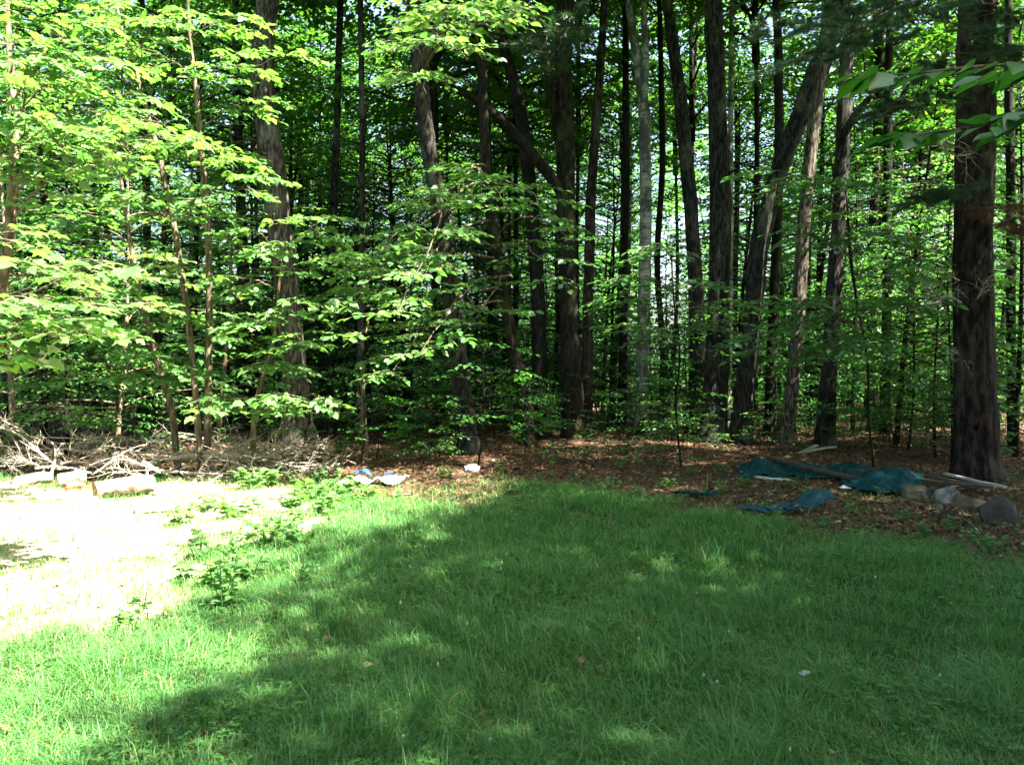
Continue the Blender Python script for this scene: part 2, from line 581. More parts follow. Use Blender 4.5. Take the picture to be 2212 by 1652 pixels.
def crown_proto(name, seed, R=3.2, z0=0.0, H=7.5, nb=28, leaf=.19, spray=1.3, mat='leaf_canopy', barkm='bark_dark', per=7):
    """limbs and leaf mass of a tall crown, built around the point where the limbs start"""
    global rng
    rng = np.random.default_rng(seed)
    sprays = [make_spray(spray, leaf, .085, 5, .45, .2) for _ in range(8)]
    wood, lv = MB(), MB()
    tube(wood, [(0, 0, z0 - .3), (.1, .05, z0 + H * .5), (0, .1, z0 + H * .95)], [.11, .06, .01], 5)
    for k in range(nb):
        f = (k + .5) / nb
        z = z0 + H * f * .9
        az = k * 2.4 + rng.normal(0, .3)
        L = R * (0.55 + .55 * math.sin(math.pi * min(1, f * .85 + .12))) * rng.uniform(.75, 1.1)
        rise = rng.uniform(.1, .6) * L
        t = np.linspace(0, 1, 6)[:, None]
        d = np.array([math.cos(az), math.sin(az), 0])
        path = np.array([0, 0, z]) + d * L * t + np.array([0, 0, 1]) * (rise * np.sqrt(t)) + rng.normal(0, .06, (6, 3)) * t
        tube(wood, path, np.linspace(.045, .008, 6), 4)
        for q in range(per):
            ft = .3 + .7 * (q + rng.random()) / per
            p = path[0] + (path[-1] - path[0]) * ft + rng.normal(0, .25, 3)
            _, P, D, N, s = place_spray(sprays[rng.integers(8)], p, az + rng.normal(0, .9), rng.normal(-.05, .25), rng.uniform(.7, 1.15))
            add_leaves(lv, LEAF4, P, D, N, s)
    wm, lm = wood.mesh(name + '_limb', True), lv.mesh(name + '_leaves')
    wm.materials.append(M[barkm])
    lm.materials.append(M[mat])
    return wm, lm


CROWNS = [crown_proto('crown_a', 21), crown_proto('crown_b', 22, R=2.7, H=8.5, nb=30), crown_proto('crown_c', 23, R=3.8, H=6.5, nb=28, leaf=.18)]


def add_crown(root, k, loc, scale=1.0, rz=0.0):
    wm, lm = CROWNS[k % len(CROWNS)]
    for nme, me in (('limb', wm), ('crown', lm)):
        o = link(nme, me, None, root)
        o.location = loc
        o.rotation_euler = (0, 0, rz)
        o.scale = (scale,) * 3


LEAF_ME = {}
for nme, t in (('maple', MAPLE), ('beech', BEECH)):
    for mname in ('leaf', 'leaf_maple', 'leaf_dark'):
        mb = MB()
        mb.add(t[0], t[1], None, 0.0)
        me = mb.mesh('leaf_' + nme, True)
        me.materials.append(M[mname])
        LEAF_ME[(nme, mname)] = me


def leaf_objects(parent, base, kind, mname, P, D, N, size):
    X, Y, Z = leaf_frames(D, N)
    me = LEAF_ME[(kind, mname)]
    b = np.asarray(base, float)
    for k in range(len(P)):
        o = bpy.data.objects.new('leaf', me)
        COL.objects.link(o)
        o.parent = parent
        s = float(size[k])
        p = P[k] - b
        o.matrix_basis = Matrix(((X[k][0] * s, Y[k][0] * s, Z[k][0] * s, p[0]), (X[k][1] * s, Y[k][1] * s, Z[k][1] * s, p[1]),
                                 (X[k][2] * s, Y[k][2] * s, Z[k][2] * s, p[2]), (0, 0, 0, 1)))


def leafy_branch(root, base, start, end, kind='beech', mname='leaf', leaf=.11, spray=.7, nsp=3, r0=.016, sag=0.12, mat='twig', gap=.06, tilt=.3, bend=0.0, first=.35, cap=24):
    """one branch part with its own leaves as sub-parts"""
    a, e = np.asarray(start, float), np.asarray(end, float)
    L = np.linalg.norm(e - a)
    t = np.linspace(0, 1, 9)[:, None]
    side = np.cross(e - a, (0, 0, 1)); side /= np.linalg.norm(side) + 1e-9
    path = a + (e - a) * t + np.array([0, 0, 1]) * (sag * L * np.sin(math.pi * t)) + side * bend * L * np.sin(math.pi * t) + rng.normal(0, .012 * L, (9, 3)) * np.sin(math.pi * t)
    mb = MB()
    tube(mb, path, np.linspace(r0, r0 * .3, 9), 6)
    LP, LD, LN, LS = [], [], [], []
    az0 = math.atan2(e[1] - a[1], e[0] - a[0])
    for k in range(nsp):
        f = 1.0 if k == nsp - 1 else first + (.95 - first) * (k + rng.random() * .5) / max(1, nsp - 1)
        i = f * 8
        i0 = min(7, int(i))
        p = path[i0] + (path[i0 + 1] - path[i0]) * (i - i0)
        az = az0 + (0 if k == nsp - 1 else (1 if k % 2 else -1) * rng.uniform(.5, 1.0))
        tw, P, D, N, s = place_spray(make_spray(spray, leaf, gap, 4, tilt), p, az, rng.normal(-.05, .12), rng.uniform(.8, 1.1))
        for q in tw:
            tube(mb, q, np.linspace(.0045, .0018, len(q)), 4, cap=False)
        LP.append(P); LD.append(D); LN.append(N); LS.append(s)
    o = link('branch', mb.mesh('branch', True, base), M[mat], root)
    LP, LD, LN, LS = map(np.concatenate, (LP, LD, LN, LS))
    near = np.argsort(LP[:, 1] - LS * 8)                 # the leaves that show largest are parts, the rest is one mass
    big, rest = near[:cap], near[cap:]
    leaf_objects(o, base, kind, mname, LP[big], LD[big], LN[big], LS[big])
    if len(rest):
        fm = MB()
        add_leaves(fm, MAPLE if kind == 'maple' else BEECH, LP[rest], LD[rest], LN[rest], LS[rest])
        f = link('foliage', fm.mesh('foliage', True, base), M[mname], o)
        f['kind'] = 'stuff'
    return o


def trunk_tree(name, label, pts, mat, sides=22, rough=.10, flare=.6, dtop=None, zmax=13.0, crown=None, cz=7.5, cs=1.0, extra=(), group=None, rings=None):
    b, rows = trunk_path(pts, dtop, zmax)
    root = thing(name, label, 'tree', b, group)
    n = rings or max(24, int((rows[-1, 2] - rows[0, 2]) / .14))
    sp = spline(rows, n)
    mb = MB()
    if zmax > 1:
        sp[1:, :2] += np.cumsum(rng.normal(0, .006, (n - 1, 2)), 0) * .5
    for _ in range(int(rng.integers(3, 7)) if zmax > 1 else 1):   # broken limb stubs
        i = int(rng.integers(4, max(5, int(n * .6))))
        az, L = rng.uniform(0, 6.28), rng.uniform(.12, .5)
        dv = np.array([math.cos(az), math.sin(az), rng.uniform(-.1, .5)])
        p0 = sp[i, :3]
        tube(mb, [p0, p0 + dv * (sp[i, 3] + L * .5), p0 + dv * (sp[i, 3] + L) + (0, 0, rng.normal(0, .05))], [sp[i, 3] * .3 + .006, .014, .005], 6)
    for e in extra:                                       # forks and limbs: list of (px, py, w, d)
        er = np.array([(*W(x, y, d), w / FPX * d / 2) for (x, y, w, d) in e])
        es = spline(er, max(10, len(e) * 6))
        tube(mb, es[:, :3], es[:, 3], max(8, sides // 2), rough, seed=e[0][0])
    tube(mb, sp[:, :3], np.maximum(sp[:, 3], .008), sides, rough * 1.25, seed=b.x * 3.1 + b.y, flare=flare)
    link('trunk', mb.mesh('trunk', True, b), M[mat], root)
    if crown is not None:
        z = rows[:, 2]
        cx, cy = np.interp(cz, z, rows[:, 0]), np.interp(cz, z, rows[:, 1])
        add_crown(root, crown, (cx - b.x, cy - b.y, cz - b.z), cs, rz=b.x * 2.7)
    return root, b, sp


def on(sp, z):
    return Vector((np.interp(z, sp[:, 2], sp[:, 0]), np.interp(z, sp[:, 2], sp[:, 1]), z))


rng = np.random.default_rng(3)
oak, oak_b, oak_s = trunk_tree('oak_tree', 'stout pale grey oak trunk behind the heap of dead branches', [(645, 958, 66), (640, 880, 58), (632, 760, 52), (618, 600, 51), (600, 450, 51), (582, 300, 50), (571, 180, 48), (573, 60, 44), (578, 0, 42)],
                               'bark_oak', 28, .13, .55, crown=0, cz=9.2, cs=1.1)
slant, slant_b, slant_s = trunk_tree('oak_tree', 'brown oak trunk leaning left, flared foot in sunlit leaf litter', [(1012, 976, 46), (1004, 900, 40), (990, 760, 38), (972, 620, 36), (955, 480, 35), (930, 350, 34), (912, 220, 33), (902, 100, 30), (893, 0, 28)],
                                     'bark_grey', 26, .13, .7, crown=1, cz=9.0, cs=1.0)
mossy, mossy_b, mossy_s = trunk_tree('maple_tree', 'slim moss-patched maple stem bending left beside the leaning oak', [(1142, 962, 32), (1128, 860, 28), (1105, 740, 25), (1080, 600, 24), (1058, 470, 23), (1046, 360, 22), (1040, 250, 21), (1035, 120, 19), (1033, 0, 17)],
                                     'bark_moss', 18, .10, .5, crown=2, cz=9.4, cs=.8)
limb_t, limb_b, limb_s = trunk_tree('dark_tree', 'dark curved trunk with a thick limb rising left across it', [(1172, 948, 36), (1166, 800, 33), (1160, 620, 31), (1150, 480, 30), (1140, 380, 29), (1128, 280, 28), (1108, 180, 25), (1085, 90, 23), (1068, 0, 21)],
                                    'bark_dark', 18, .1, .5, crown=0, cz=9.6, cs=.9)
fork, fork_b, fork_s = trunk_tree('dark_tree', 'straight black-brown trunk with crossing limb and side stem', [(1240, 950, 48), (1234, 800, 44), (1230, 600, 41), (1226, 420, 39), (1222, 250, 37), (1222, 120, 36), (1226, 0, 34)],
                                  'bark_moss', 20, .1, .5, crown=1, cz=9.6, cs=1.0,
                                  extra=[[(1222, 430, 24, 17.8), (1190, 385, 24, 17.6), (1130, 310, 23, 17.4), (1060, 240, 21, 17.2), (1000, 200, 16, 17.0), (930, 170, 9, 16.8)],
                                         [(1205, 290, 18, 17.8), (1192, 210, 19, 17.7), (1180, 130, 18, 17.6), (1168, 60, 16, 17.5), (1160, -60, 12, 17.4)]])
redp, _, _ = trunk_tree('pine_tree', 'thin reddish pine trunk with sun flecks, beside the birch', [(1268, 938, 26), (1268, 800, 24), (1271, 620, 23), (1276, 450, 22), (1284, 310, 21), (1292, 200, 19), (1300, 100, 16), (1306, 0, 14)],
                        'bark_red', 16, .1, .35, crown=2, cz=10, cs=.8)
birch_t, _, birch_s = trunk_tree('birch_tree', 'white-barked birch with dark peeling patches, forking near its top', [(1386, 935, 30), (1388, 800, 28), (1391, 640, 27), (1395, 480, 26), (1394, 340, 25), (1390, 230, 24), (1376, 130, 20), (1362, 40, 17), (1358, 0, 16)],
                                 'bark_birch', 18, .06, .3, crown=0, cz=10, cs=.8,
                                 extra=[[(1390, 240, 16, 19.4), (1394, 150, 16, 19.4), (1392, 60, 14, 19.4), (1390, -40, 12, 19.4)]])
twa, _, twa_s = trunk_tree('oak_tree', 'dark bent trunk of the close pair right of the birch', [(1502, 940, 40), (1506, 800, 35), (1506, 660, 32), (1498, 520, 31), (1490, 420, 30), (1482, 320, 29), (1472, 220, 27), (1455, 110, 24), (1440, 0, 22)],
                           'bark_grey', 20, .1, .5, crown=1, cz=9.8, cs=.9)
twb, twb_b, twb_s = trunk_tree('oak_tree', 'thick straight trunk of the close pair right of the birch', [(1536, 950, 60), (1542, 860, 50), (1548, 700, 46), (1552, 540, 44), (1553, 420, 42), (1548, 300, 40), (1542, 160, 39), (1536, 0, 37)],
                               'bark_grey', 24, .12, .5, crown=2, cz=9.6, cs=1.1)
lean, lean_b, lean_s = trunk_tree('oak_tree', 'grey oak trunk that bends away strongly to the right higher up', [(1598, 952, 48), (1608, 860, 40), (1620, 740, 38), (1632, 620, 38), (1646, 520, 38), (1668, 430, 38), (1700, 330, 38), (1735, 250, 38), (1768, 170, 40), (1796, 80, 36), (1812, 0, 34)],
                                  'bark_grey', 22, .12, .5, crown=0, cz=9.4, cs=1.0)
prop, _, prop_s = trunk_tree('oak_tree', 'upright trunk with a bright sunlit foot under the leaning oak', [(1698, 956, 40), (1706, 880, 30), (1716, 780, 27), (1726, 640, 27), (1735, 500, 26), (1746, 380, 26), (1757, 280, 26), (1768, 190, 25), (1778, 90, 18), (1784, 0, 14)],
                             'bark_oak', 18, .1, .7, crown=None, zmax=9.5)
slimv, _, _ = trunk_tree('young_tree', 'slim straight trunk just left of the leaning oak bend', [(1662, 938, 26), (1668, 780, 24), (1674, 600, 22), (1680, 420, 21), (1683, 250, 20), (1682, 100, 18), (1680, 0, 17)],
                         'bark_dark', 14, .08, .3, crown=1, cz=10, cs=.8)
spot, _, spot_s = trunk_tree('maple_tree', 'rough trunk sunlit midway, standing behind the boards and tarp', [(1782, 962, 42), (1788, 860, 36), (1795, 740, 32), (1802, 620, 31), (1812, 480, 30), (1822, 330, 31), (1830, 200, 29), (1832, 90, 27), (1834, 0, 25)],
                             'bark_grey', 20, .14, .4, crown=2, cz=9.4, cs=1.0, extra=[[(1818, 300, 18, 16.5), (1850, 245, 15, 16.3), (1885, 205, 11, 16.0)]])
pine, pine_b, pine_s = trunk_tree('pine_tree', 'massive dark pine trunk beside the rocks and long planks', [(2112, 1042, 92), (2108, 980, 82), (2105, 880, 80), (2105, 740, 79), (2106, 600, 78), (2108, 450, 77), (2111, 300, 76), (2115, 150, 74), (2120, 0, 71)],
                                  'bark_pine', 32, .12, .35, crown=1, cz=7.2, cs=1.15, zmax=13)
for lab, pts, mt in (
        ('thin pale stem beside the dark trunk between oak and leaning oak', [(772, 955, 16), (776, 800, 15), (780, 600, 14), (782, 300, 13), (780, 0, 11)], 'bark_grey'),
        ('slender grey stem close to the right side of the pale oak', [(712, 935, 20), (712, 780, 18), (716, 560, 17), (726, 300, 16), (735, 0, 14)], 'bark_grey'),
        ('short thin stem rooted in the leaf litter left of the leaning oak', [(790, 978, 17), (786, 920, 13), (784, 850, 10), (783, 780, 7)], 'bark_young'),
        ('thin crooked stem right of the birch, in front of the sky gap', [(1428, 925, 15), (1432, 760, 14), (1420, 560, 13), (1432, 330, 13), (1425, 0, 10)], 'bark_dark'),
        ('slim straight dark stem just left of the birch', [(1342, 928, 20), (1346, 760, 18), (1349, 560, 17), (1352, 330, 16), (1350, 0, 13)], 'bark_dark'),
        ('pale thin sunlit stem between the close pair and the grey oak', [(1573, 930, 16), (1574, 800, 15), (1577, 600, 13), (1580, 300, 12), (1582, 0, 10)], 'bark_birch'),
        ('dark slim stem left of the massive pine, among leafy undergrowth', [(1912, 945, 24), (1914, 780, 21), (1916, 560, 20), (1920, 250, 18), (1926, 0, 15)], 'bark_dark'),
        ('thin dark stem close behind the massive pine on its right', [(2188, 968, 22), (2186, 780, 20), (2184, 520, 19), (2180, 200, 17), (2178, 0, 14)], 'bark_dark')):
    short = pts[-1][1] > 0
    trunk_tree('young_tree', lab, pts, mt, 10, .08, .3, crown=None if short else 2, cz=9.5, cs=.6, zmax=0 if short else 11.5, rings=40)

# ------------------------------------------------------------------ lower branches of the big trees, leaf by leaf
rng = np.random.default_rng(31)
def lb(root, b, st, targets, **kw):
    for (px, py, d) in targets:
        e = W(px, py, d)
        leafy_branch(root, b, st if isinstance(st, Vector) else on(st[0], min(st[1], e.z - .1) if st[1] < 0 else st[1]), e, **kw)


# bright spray hanging at the top middle (limb of the leaning oak)
for st_z, (px, py, d), nsp in ((5.7, (900, 185, 11.2), 6), (6.4, (950, 90, 10.8), 7), (6.4, (1010, 130, 11.0), 6), (6.6, (1060, 60, 11.2), 7), (6.7, (1120, 30, 11.4), 6), (6.2, (880, 110, 11.8), 6), (6.6, (980, 20, 11.0), 6)):
    leafy_branch(slant, slant_b, on(slant_s, st_z), W(px, py, d), 'beech', 'leaf_maple', .13, .8, nsp, r0=.028, sag=.10, gap=.075, tilt=.5, first=.55)
# long lit branch sweeping down left from the mossy maple
for st_z, (px, py, d), nsp in ((3.9, (700, 715, 12.0), 8), (4.6, (770, 640, 11.8), 8), (4.9, (800, 575, 12.3), 6), (2.7, (850, 800, 12.2), 6), (4.2, (900, 640, 12.2), 6), (5.2, (960, 550, 12.8), 5), (3.1, (1000, 720, 12.8), 5), (3.5, (790, 720, 11.6), 8), (4.8, (900, 590, 11.6), 6), (2.9, (910, 760, 12.0), 6), (3.7, (860, 680, 11.4), 6)):
    leafy_branch(mossy, mossy_b, on(mossy_s, st_z), W(px, py, d), 'beech', 'leaf_maple' if px < 960 else 'leaf', .14, .85, nsp, r0=.022, sag=rng.uniform(.03, .12), bend=rng.normal(0, .06), gap=.065, tilt=.45, first=.45)
for st_z, (px, py, d), nsp in ((5.0, (1010, 460, 13.6), 5), (4.8, (1180, 470, 13.2), 5), (3.6, (1190, 590, 13.2), 5), (4.4, (1090, 455, 13.0), 5), (3.9, (1240, 520, 13.4), 4)):
    leafy_branch(mossy, mossy_b, on(mossy_s, st_z), W(px, py, d), 'beech', 'leaf', .125, .8, nsp, r0=.02, sag=.10, gap=.065, tilt=.35, first=.4)


# ------------------------------------------------------------------ saplings on the left, leaf by leaf
def sapling(name, label, pts, d, targets, kind='maple', mname='leaf_maple', leaf=.128, mat='bark_young', spray=.62, nsp=4, gap=.07, tilt=.35, ground=True, cat='sapling'):
    """pts: (px, py, w) rows at distance d, first is the foot"""
    rows = np.array([(*W(x, y, d), w / FPX * d / 2) for (x, y, w) in pts])
    if ground:
        rows[0, 2] = float(ground_z(rows[0, 0], rows[0, 1])) - .04
    b = Vector((rows[0, 0], rows[0, 1], rows[0, 2] + .04))
    root = thing(name, label, cat, b)
    sp = spline(rows, 30)
    mb = MB()
    tube(mb, sp[:, :3], np.maximum(sp[:, 3], .006), 10, .08, seed=pts[0][0])
    link('trunk', mb.mesh('trunk', True, b), M[mat], root)
    for (px, py, dd) in targets:
        e = W(px, py, dd)
        h = math.hypot(e.x - sp[0, 0], e.y - sp[0, 1])
        z = min(sp[-1, 2] - .05, max(b.z + .15, e.z - .35 * h))
        leafy_branch(root, b, on(sp, z), e, kind, mname, leaf, spray, nsp, r0=.012, sag=.06, mat='twig', gap=gap, tilt=tilt)
    return root


rng = np.random.default_rng(41)
sapling('maple_sapling', 'tall straight maple sapling with bright layered leaves behind the brush pile', [(446, 965, 18), (450, 800, 16), (452, 640, 15), (448, 480, 14), (436, 330, 13), (424, 200, 11), (410, 80, 8), (404, -40, 5)], 12.6,
        [(560, 380, 11.8), (500, 350, 11.4), (420, 300, 11.6), (330, 250, 11.2), (520, 330, 12.4), (440, 430, 11.6), (610, 120, 12.0), (480, 130, 11.8), (560, 210, 12.2), (400, 40, 11.8), (330, 110, 12.2), (510, 40, 12.4)])
sapling('maple_sapling', 'slender maple sapling leaning left out of the brush pile', [(436, 965, 15), (418, 800, 14), (402, 660, 13), (378, 500, 12), (342, 330, 11), (300, 180, 9), (262, 60, 7), (240, -60, 5)], 12.3,
        [(300, 420, 11.4), (250, 300, 11.2), (150, 260, 11.2), (220, 180, 11.4), (330, 60, 11.6), (180, 90, 11.4), (360, 560, 11.6), (260, 20, 11.8), (120, 170, 11.4)])
sapling('maple_sapling', 'low spreading maple sapling with sunlit leaves before the pale oak', [(546, 985, 15), (548, 920, 12), (560, 840, 10), (590, 740, 8), (600, 640, 6), (610, 560, 4)], 12.2,
        [(680, 850, 11.4), (590, 850, 11.4), (640, 650, 11.5), (560, 690, 11.8), (720, 550, 11.6), (660, 475, 11.6), (560, 500, 11.9), (520, 600, 11.8), (600, 780, 11.8), (500, 850, 11.8), (700, 470, 12.0), (630, 740, 11.6)])
sapling('maple_sapling', 'dark leaning maple sapling left of the straight sapling', [(384, 950, 16), (370, 880, 15), (340, 780, 13), (310, 670, 12), (288, 560, 11), (268, 440, 9), (255, 330, 6)], 12.9,
        [(330, 760, 12.2), (230, 700, 12.2), (380, 690, 12.4), (300, 620, 12.0), (210, 560, 12.0), (250, 430, 12.2), (170, 480, 12.2), (310, 800, 12.3), (420, 790, 12.2)], mname='leaf')
sapling('maple_sapling', 'near maple sapling with big pale leaves overhanging the sandy ground', [(-160, 1270, 40), (-158, 1000, 36), (-150, 700, 32), (-140, 450, 28), (-120, 250, 22), (-110, 60, 14)], 7.0,
        [(60, 560, 6.6), (170, 560, 6.6), (240, 660, 6.5), (110, 680, 6.3), (30, 640, 6.2), (190, 700, 6.5), (20, 500, 6.8), (130, 600, 6.4), (80, 640, 6.6), (10, 700, 6.4), (220, 590, 6.8), (150, 650, 6.2), (60, 720, 6.3)], leaf=.125, spray=.42, nsp=3, gap=.07)
sapling('maple_sapling', 'tall maple sapling with yellow-green upper leaves by the upper left', [(-60, 1130, 26), (-40, 900, 25), (0, 640, 24), (26, 460, 23), (30, 300, 20), (22, 130, 15), (10, -60, 10)], 9.0,
        [(60, 250, 8.2), (150, 290, 8.4), (250, 270, 8.6), (90, 120, 8.2), (160, 60, 8.4), (40, 30, 8.4), (280, 200, 9.0), (200, 130, 8.8), (20, 190, 8.0), (120, 380, 8.6), (60, 330, 8.4), (330, 290, 8.8)], leaf=.125, spray=.55, nsp=4)
sapling('beech_sapling', 'shaded beech sapling with flat green leaf layers before the twin trunks', [(1472, 985, 5), (1460, 880, 4.5), (1468, 760, 4.5), (1455, 640, 4), (1450, 540, 3.5)], 13.8,
        [(1400, 700, 13.2), (1530, 690, 13.2), (1380, 590, 13.4), (1500, 600, 13.2), (1560, 650, 13.6), (1340, 640, 13.4), (1430, 530, 13.4)], 'beech', 'leaf', .125, spray=.8, nsp=4, gap=.065, mat='bark_dark')
sapling('beech_sapling', 'dark-leaved beech sapling spreading flat sprays before the leaning oak', [(1888, 1010, 5.5), (1876, 900, 5), (1874, 780, 5), (1852, 660, 4.5), (1838, 560, 7), (1830, 440, 5)], 12.6,
        [(1640, 720, 11.8), (1740, 690, 11.8), (1850, 720, 11.6), (1700, 640, 12.0), (1800, 640, 11.8), (1930, 640, 12.0), (1760, 480, 12.0), (1880, 500, 12.0), (1960, 560, 12.2), (1690, 370, 12.2), (1820, 380, 12.0)], 'beech', 'leaf', .13, spray=.85, nsp=5, gap=.07, mat='bark_dark')


# overhanging beech at the right, close to the path
def near_beech():
    b = Vector((2.1, 2.5, float(ground_z(2.1, 2.5))))
    root = thing('beech_sapling', 'near beech sapling reaching its large dark leaves in from the right', 'sapling', b)
    mb = MB()
    path = spline([(2.1, 2.5, -.03, .028), (2.08, 2.48, 1.2, .024), (2.02, 2.44, 2.2, .018), (1.9, 2.4, 3.1, .010), (1.8, 2.35, 3.6, .005)], 24)
    tube(mb, path[:, :3], path[:, 3], 12, .06)
    link('trunk', mb.mesh('trunk', True, b), M['bark_grey'], root)
    for pts, d in (([(2420, 60), (2240, 130), (2100, 145), (1960, 160), (1850, 163)], 1.95),
                   ([(2420, 120), (2260, 215), (2120, 270), (2000, 288), (1920, 297)], 1.85),
                   ([(2420, 180), (2330, 210), (2240, 240), (2180, 290)], 1.75),
                   ([(2420, 60), (2330, 120), (2240, 155), (2120, 165)], 2.2)):
        P0 = [tuple(on(path, W(*pts[0], d).z - .15))] + [tuple(W(x, y, d)) for x, y in pts]
        sp = spline(P0, 26)
        mb = MB()
        tube(mb, sp, np.linspace(.006, .0018, 26), 6)
        o = link('branch', mb.mesh('branch', True, b), M['twig'], root)
        LP, LD, LN, LS = [], [], [], []
        for k in range(8, 26):
            t = sp[min(25, k + 1)] - sp[k - 1]
            az = math.atan2(t[1], t[0])
            side = 1 if k % 2 else -1
            w = az + (side * rng.uniform(.45, .95) if k < 25 else 0)
            LP.append(sp[k]); LD.append((math.cos(w), math.sin(w), rng.normal(-.3, .13))); LN.append((rng.normal(0, .25), rng.normal(-.1, .25), 1)); LS.append(rng.uniform(.07, .10))
        leaf_objects(o, b, 'beech', 'leaf_dark', np.array(LP), np.array(LD), np.array(LN), np.array(LS))


near_beech()


# ------------------------------------------------------------------ understory trees: prototypes and copies
def understory(H, r0, z0, nb, Lb, leaf, seed, tmpl=LEAF5, mat='leaf', barkm='bark_dark', spray=.7, gap=.07, per=4, tilt=.3):
    global rng
    rng = np.random.default_rng(seed)
    sprays = [make_spray(spray, leaf, gap, 4, tilt) for _ in range(10)]
    wood, lv = MB(), MB()
    lean = rng.normal(0, .05, 2)
    z = np.linspace(0, 1, 14)
    path = np.stack([lean[0] * H * z + .06 * np.sin(z * 5 + seed), lean[1] * H * z + .06 * np.cos(z * 4 + seed), z * H - .04], 1)
    tube(wood, path, r0 * (1 - .9 * z), 8, .06, seed)
    for k in range(nb):
        f = (k + rng.random()) / nb
        zz = z0 + (H * .98 - z0) * f
        p0 = np.array([np.interp(zz, path[:, 2], path[:, 0]), np.interp(zz, path[:, 2], path[:, 1]), zz])
        az = k * 2.4 + rng.normal(0, .4)
        L = Lb * (1 - .62 * f) * rng.uniform(.6, 1.1)
        t = np.linspace(0, 1, 6)[:, None]
        d = np.array([math.cos(az), math.sin(az), 0])
        bp = p0 + d * L * t + np.array([0, 0, 1]) * (rng.uniform(.1, .45) * L * t ** .7 - .12 * L * t ** 2)
        tube(wood, bp, np.linspace(.22 * r0 + .006, .003, 6), 4, cap=False)
        n = max(1, int(per * L / Lb + .5))
        for q in range(n):
            ft = 1 - .75 * q / n
            p = p0 + (bp[-1] - p0) * ft
            tw, P, D, N, s = place_spray(sprays[rng.integers(10)], p, az + (0 if q == 0 else (1 if q % 2 else -1) * rng.uniform(.5, 1.1)), rng.normal(-.03, .14), rng.uniform(.65, 1.1))
            tube(wood, tw[0], np.linspace(.004, .0015, len(tw[0])), 3, cap=False)
            add_leaves(lv, tmpl, P, D, N, s)
    wm, lm = wood.mesh('sapling_stem', True), lv.mesh('sapling_leaves')
    wm.materials.append(M[barkm]); lm.materials.append(M[mat])
    return wm, lm


UND = [understory(7.5, .055, .9, 46, 2.0, .12, 51, per=5), understory(6.0, .045, .5, 42, 1.8, .12, 52, mat='leaf_maple', barkm='bark_young', per=5),
       understory(8.5, .07, 1.2, 50, 2.2, .125, 53, mat='leaf_dark', per=5), understory(4.2, .03, .3, 34, 1.5, .12, 54, per=5),
       understory(9.5, .08, 1.2, 60, 2.4, .13, 55, gap=.08, per=5)]
HEM = understory(9.0, .08, .4, 90, 2.2, .055, 56, mat='leaf_hemlock', spray=.8, gap=.045, per=6, tilt=.25, tmpl=LEAF4)
SHRUB = [understory(1.5, .012, .15, 14, .7, .10, 61, spray=.4, per=3), understory(.9, .008, .1, 10, .5, .10, 62, spray=.35, per=2, mat='leaf_maple'),
         understory(2.3, .018, .3, 18, .9, .11, 63, spray=.5, per=3, mat='leaf_dark')]


def copy_under(proto, name, label, cat, group, loc, rz, s):
    r = thing(name, label, cat, loc, group)
    r.rotation_euler = (0, 0, rz)
    r.scale = (s,) * 3
    for nme, me in (('trunk', proto[0]), ('crown', proto[1])):
        link(nme, me, None, r)
    return r


def zone(px):
    return ('behind the brush pile' if px < 480 else 'around the pale grey oak' if px < 740 else 'behind the leaning brown oak' if px < 1060 else 'behind the dark crossing trunks' if px < 1300
            else 'around the birch' if px < 1460 else 'behind the close pair of trunks' if px < 1640 else 'behind the bending grey oak' if px < 1800 else 'behind the teal tarps' if px < 2040 else 'around the massive pine')


UND_LOOK = ['mid green young tree', 'pale green bushy young tree', 'dark green tall young tree', 'low bushy young tree', 'very tall loose young tree']


def young(px, d, k, s):
    x = (px - CX) / FPX * d
    deep = 'just inside the wood ' if d < 21 else 'deep in the wood '
    lab = UND_LOOK[k] + ' ' + deep + zone(px)
    copy_under(UND[k], 'young_forest_tree', lab, 'tree', G_IN, (x, d, float(ground_z(x, d))), rng.uniform(0, 6.28), s)


rng = np.random.default_rng(77)
G_IN = 'leafy young trees inside the wood'
spots = []
# left thicket (dense), then the darker right-hand wood
for (px, d, k, s) in ((40, 13.5, 1, 1.1), (150, 15.0, 0, 1.0), (250, 14.2, 1, 1.0), (340, 16.5, 4, 1.0), (90, 17.5, 4, 1.0), (210, 18.5, 2, 1.1), (470, 17.0, 1, 1.15), (540, 19.5, 0, 1.1),
                      (-60, 15.0, 4, 1.0), (420, 20.5, 4, 1.1), (650, 21.5, 4, 1.05), (760, 20.5, 2, 1.0), (840, 22.5, 4, 1.0), (20, 21.5, 0, 1.3), (300, 22.5, 4, 1.2), (900, 18.8, 3, 1.0),
                      (520, 25.0, 4, 1.2), (700, 26.0, 4, 1.2), (960, 25.0, 4, 1.1), (1080, 23.5, 0, 1.2), (1030, 19.8, 3, 1.1), (1330, 22.5, 0, 1.1), (1200, 24.5, 2, 1.2), (1430, 25.5, 3, 1.5),
                      (1640, 21.0, 0, 1.0), (1590, 24.5, 2, 1.1), (1750, 22.5, 2, 1.1), (1850, 19.5, 0, 1.0), (1940, 17.0, 2, .9), (2010, 19.0, 1, 1.1), (2050, 15.5, 3, 1.1),
                      (2200, 14.8, 0, .9), (2260, 17.5, 2, 1.0), (2160, 20.0, 4, 1.0), (1960, 22.5, 4, 1.1), (1880, 25.0, 2, 1.2), (1700, 27.0, 4, 1.2), (2080, 24.5, 0, 1.3), (2250, 23.0, 4, 1.2), (1480, 20.0, 3, .8),
                      (1310, 21.0, 3, .8), (1450, 18.5, 3, .7), (1960, 15.4, 3, .9), (2030, 14.6, 3, .9), (860, 19.2, 3, 1.0), (600, 23, 2, 1.1)):
    spots.append((px, d, k, s))
for (px, d, k, s) in spots:
    young(px, d, k, s * rng.uniform(.92, 1.08))

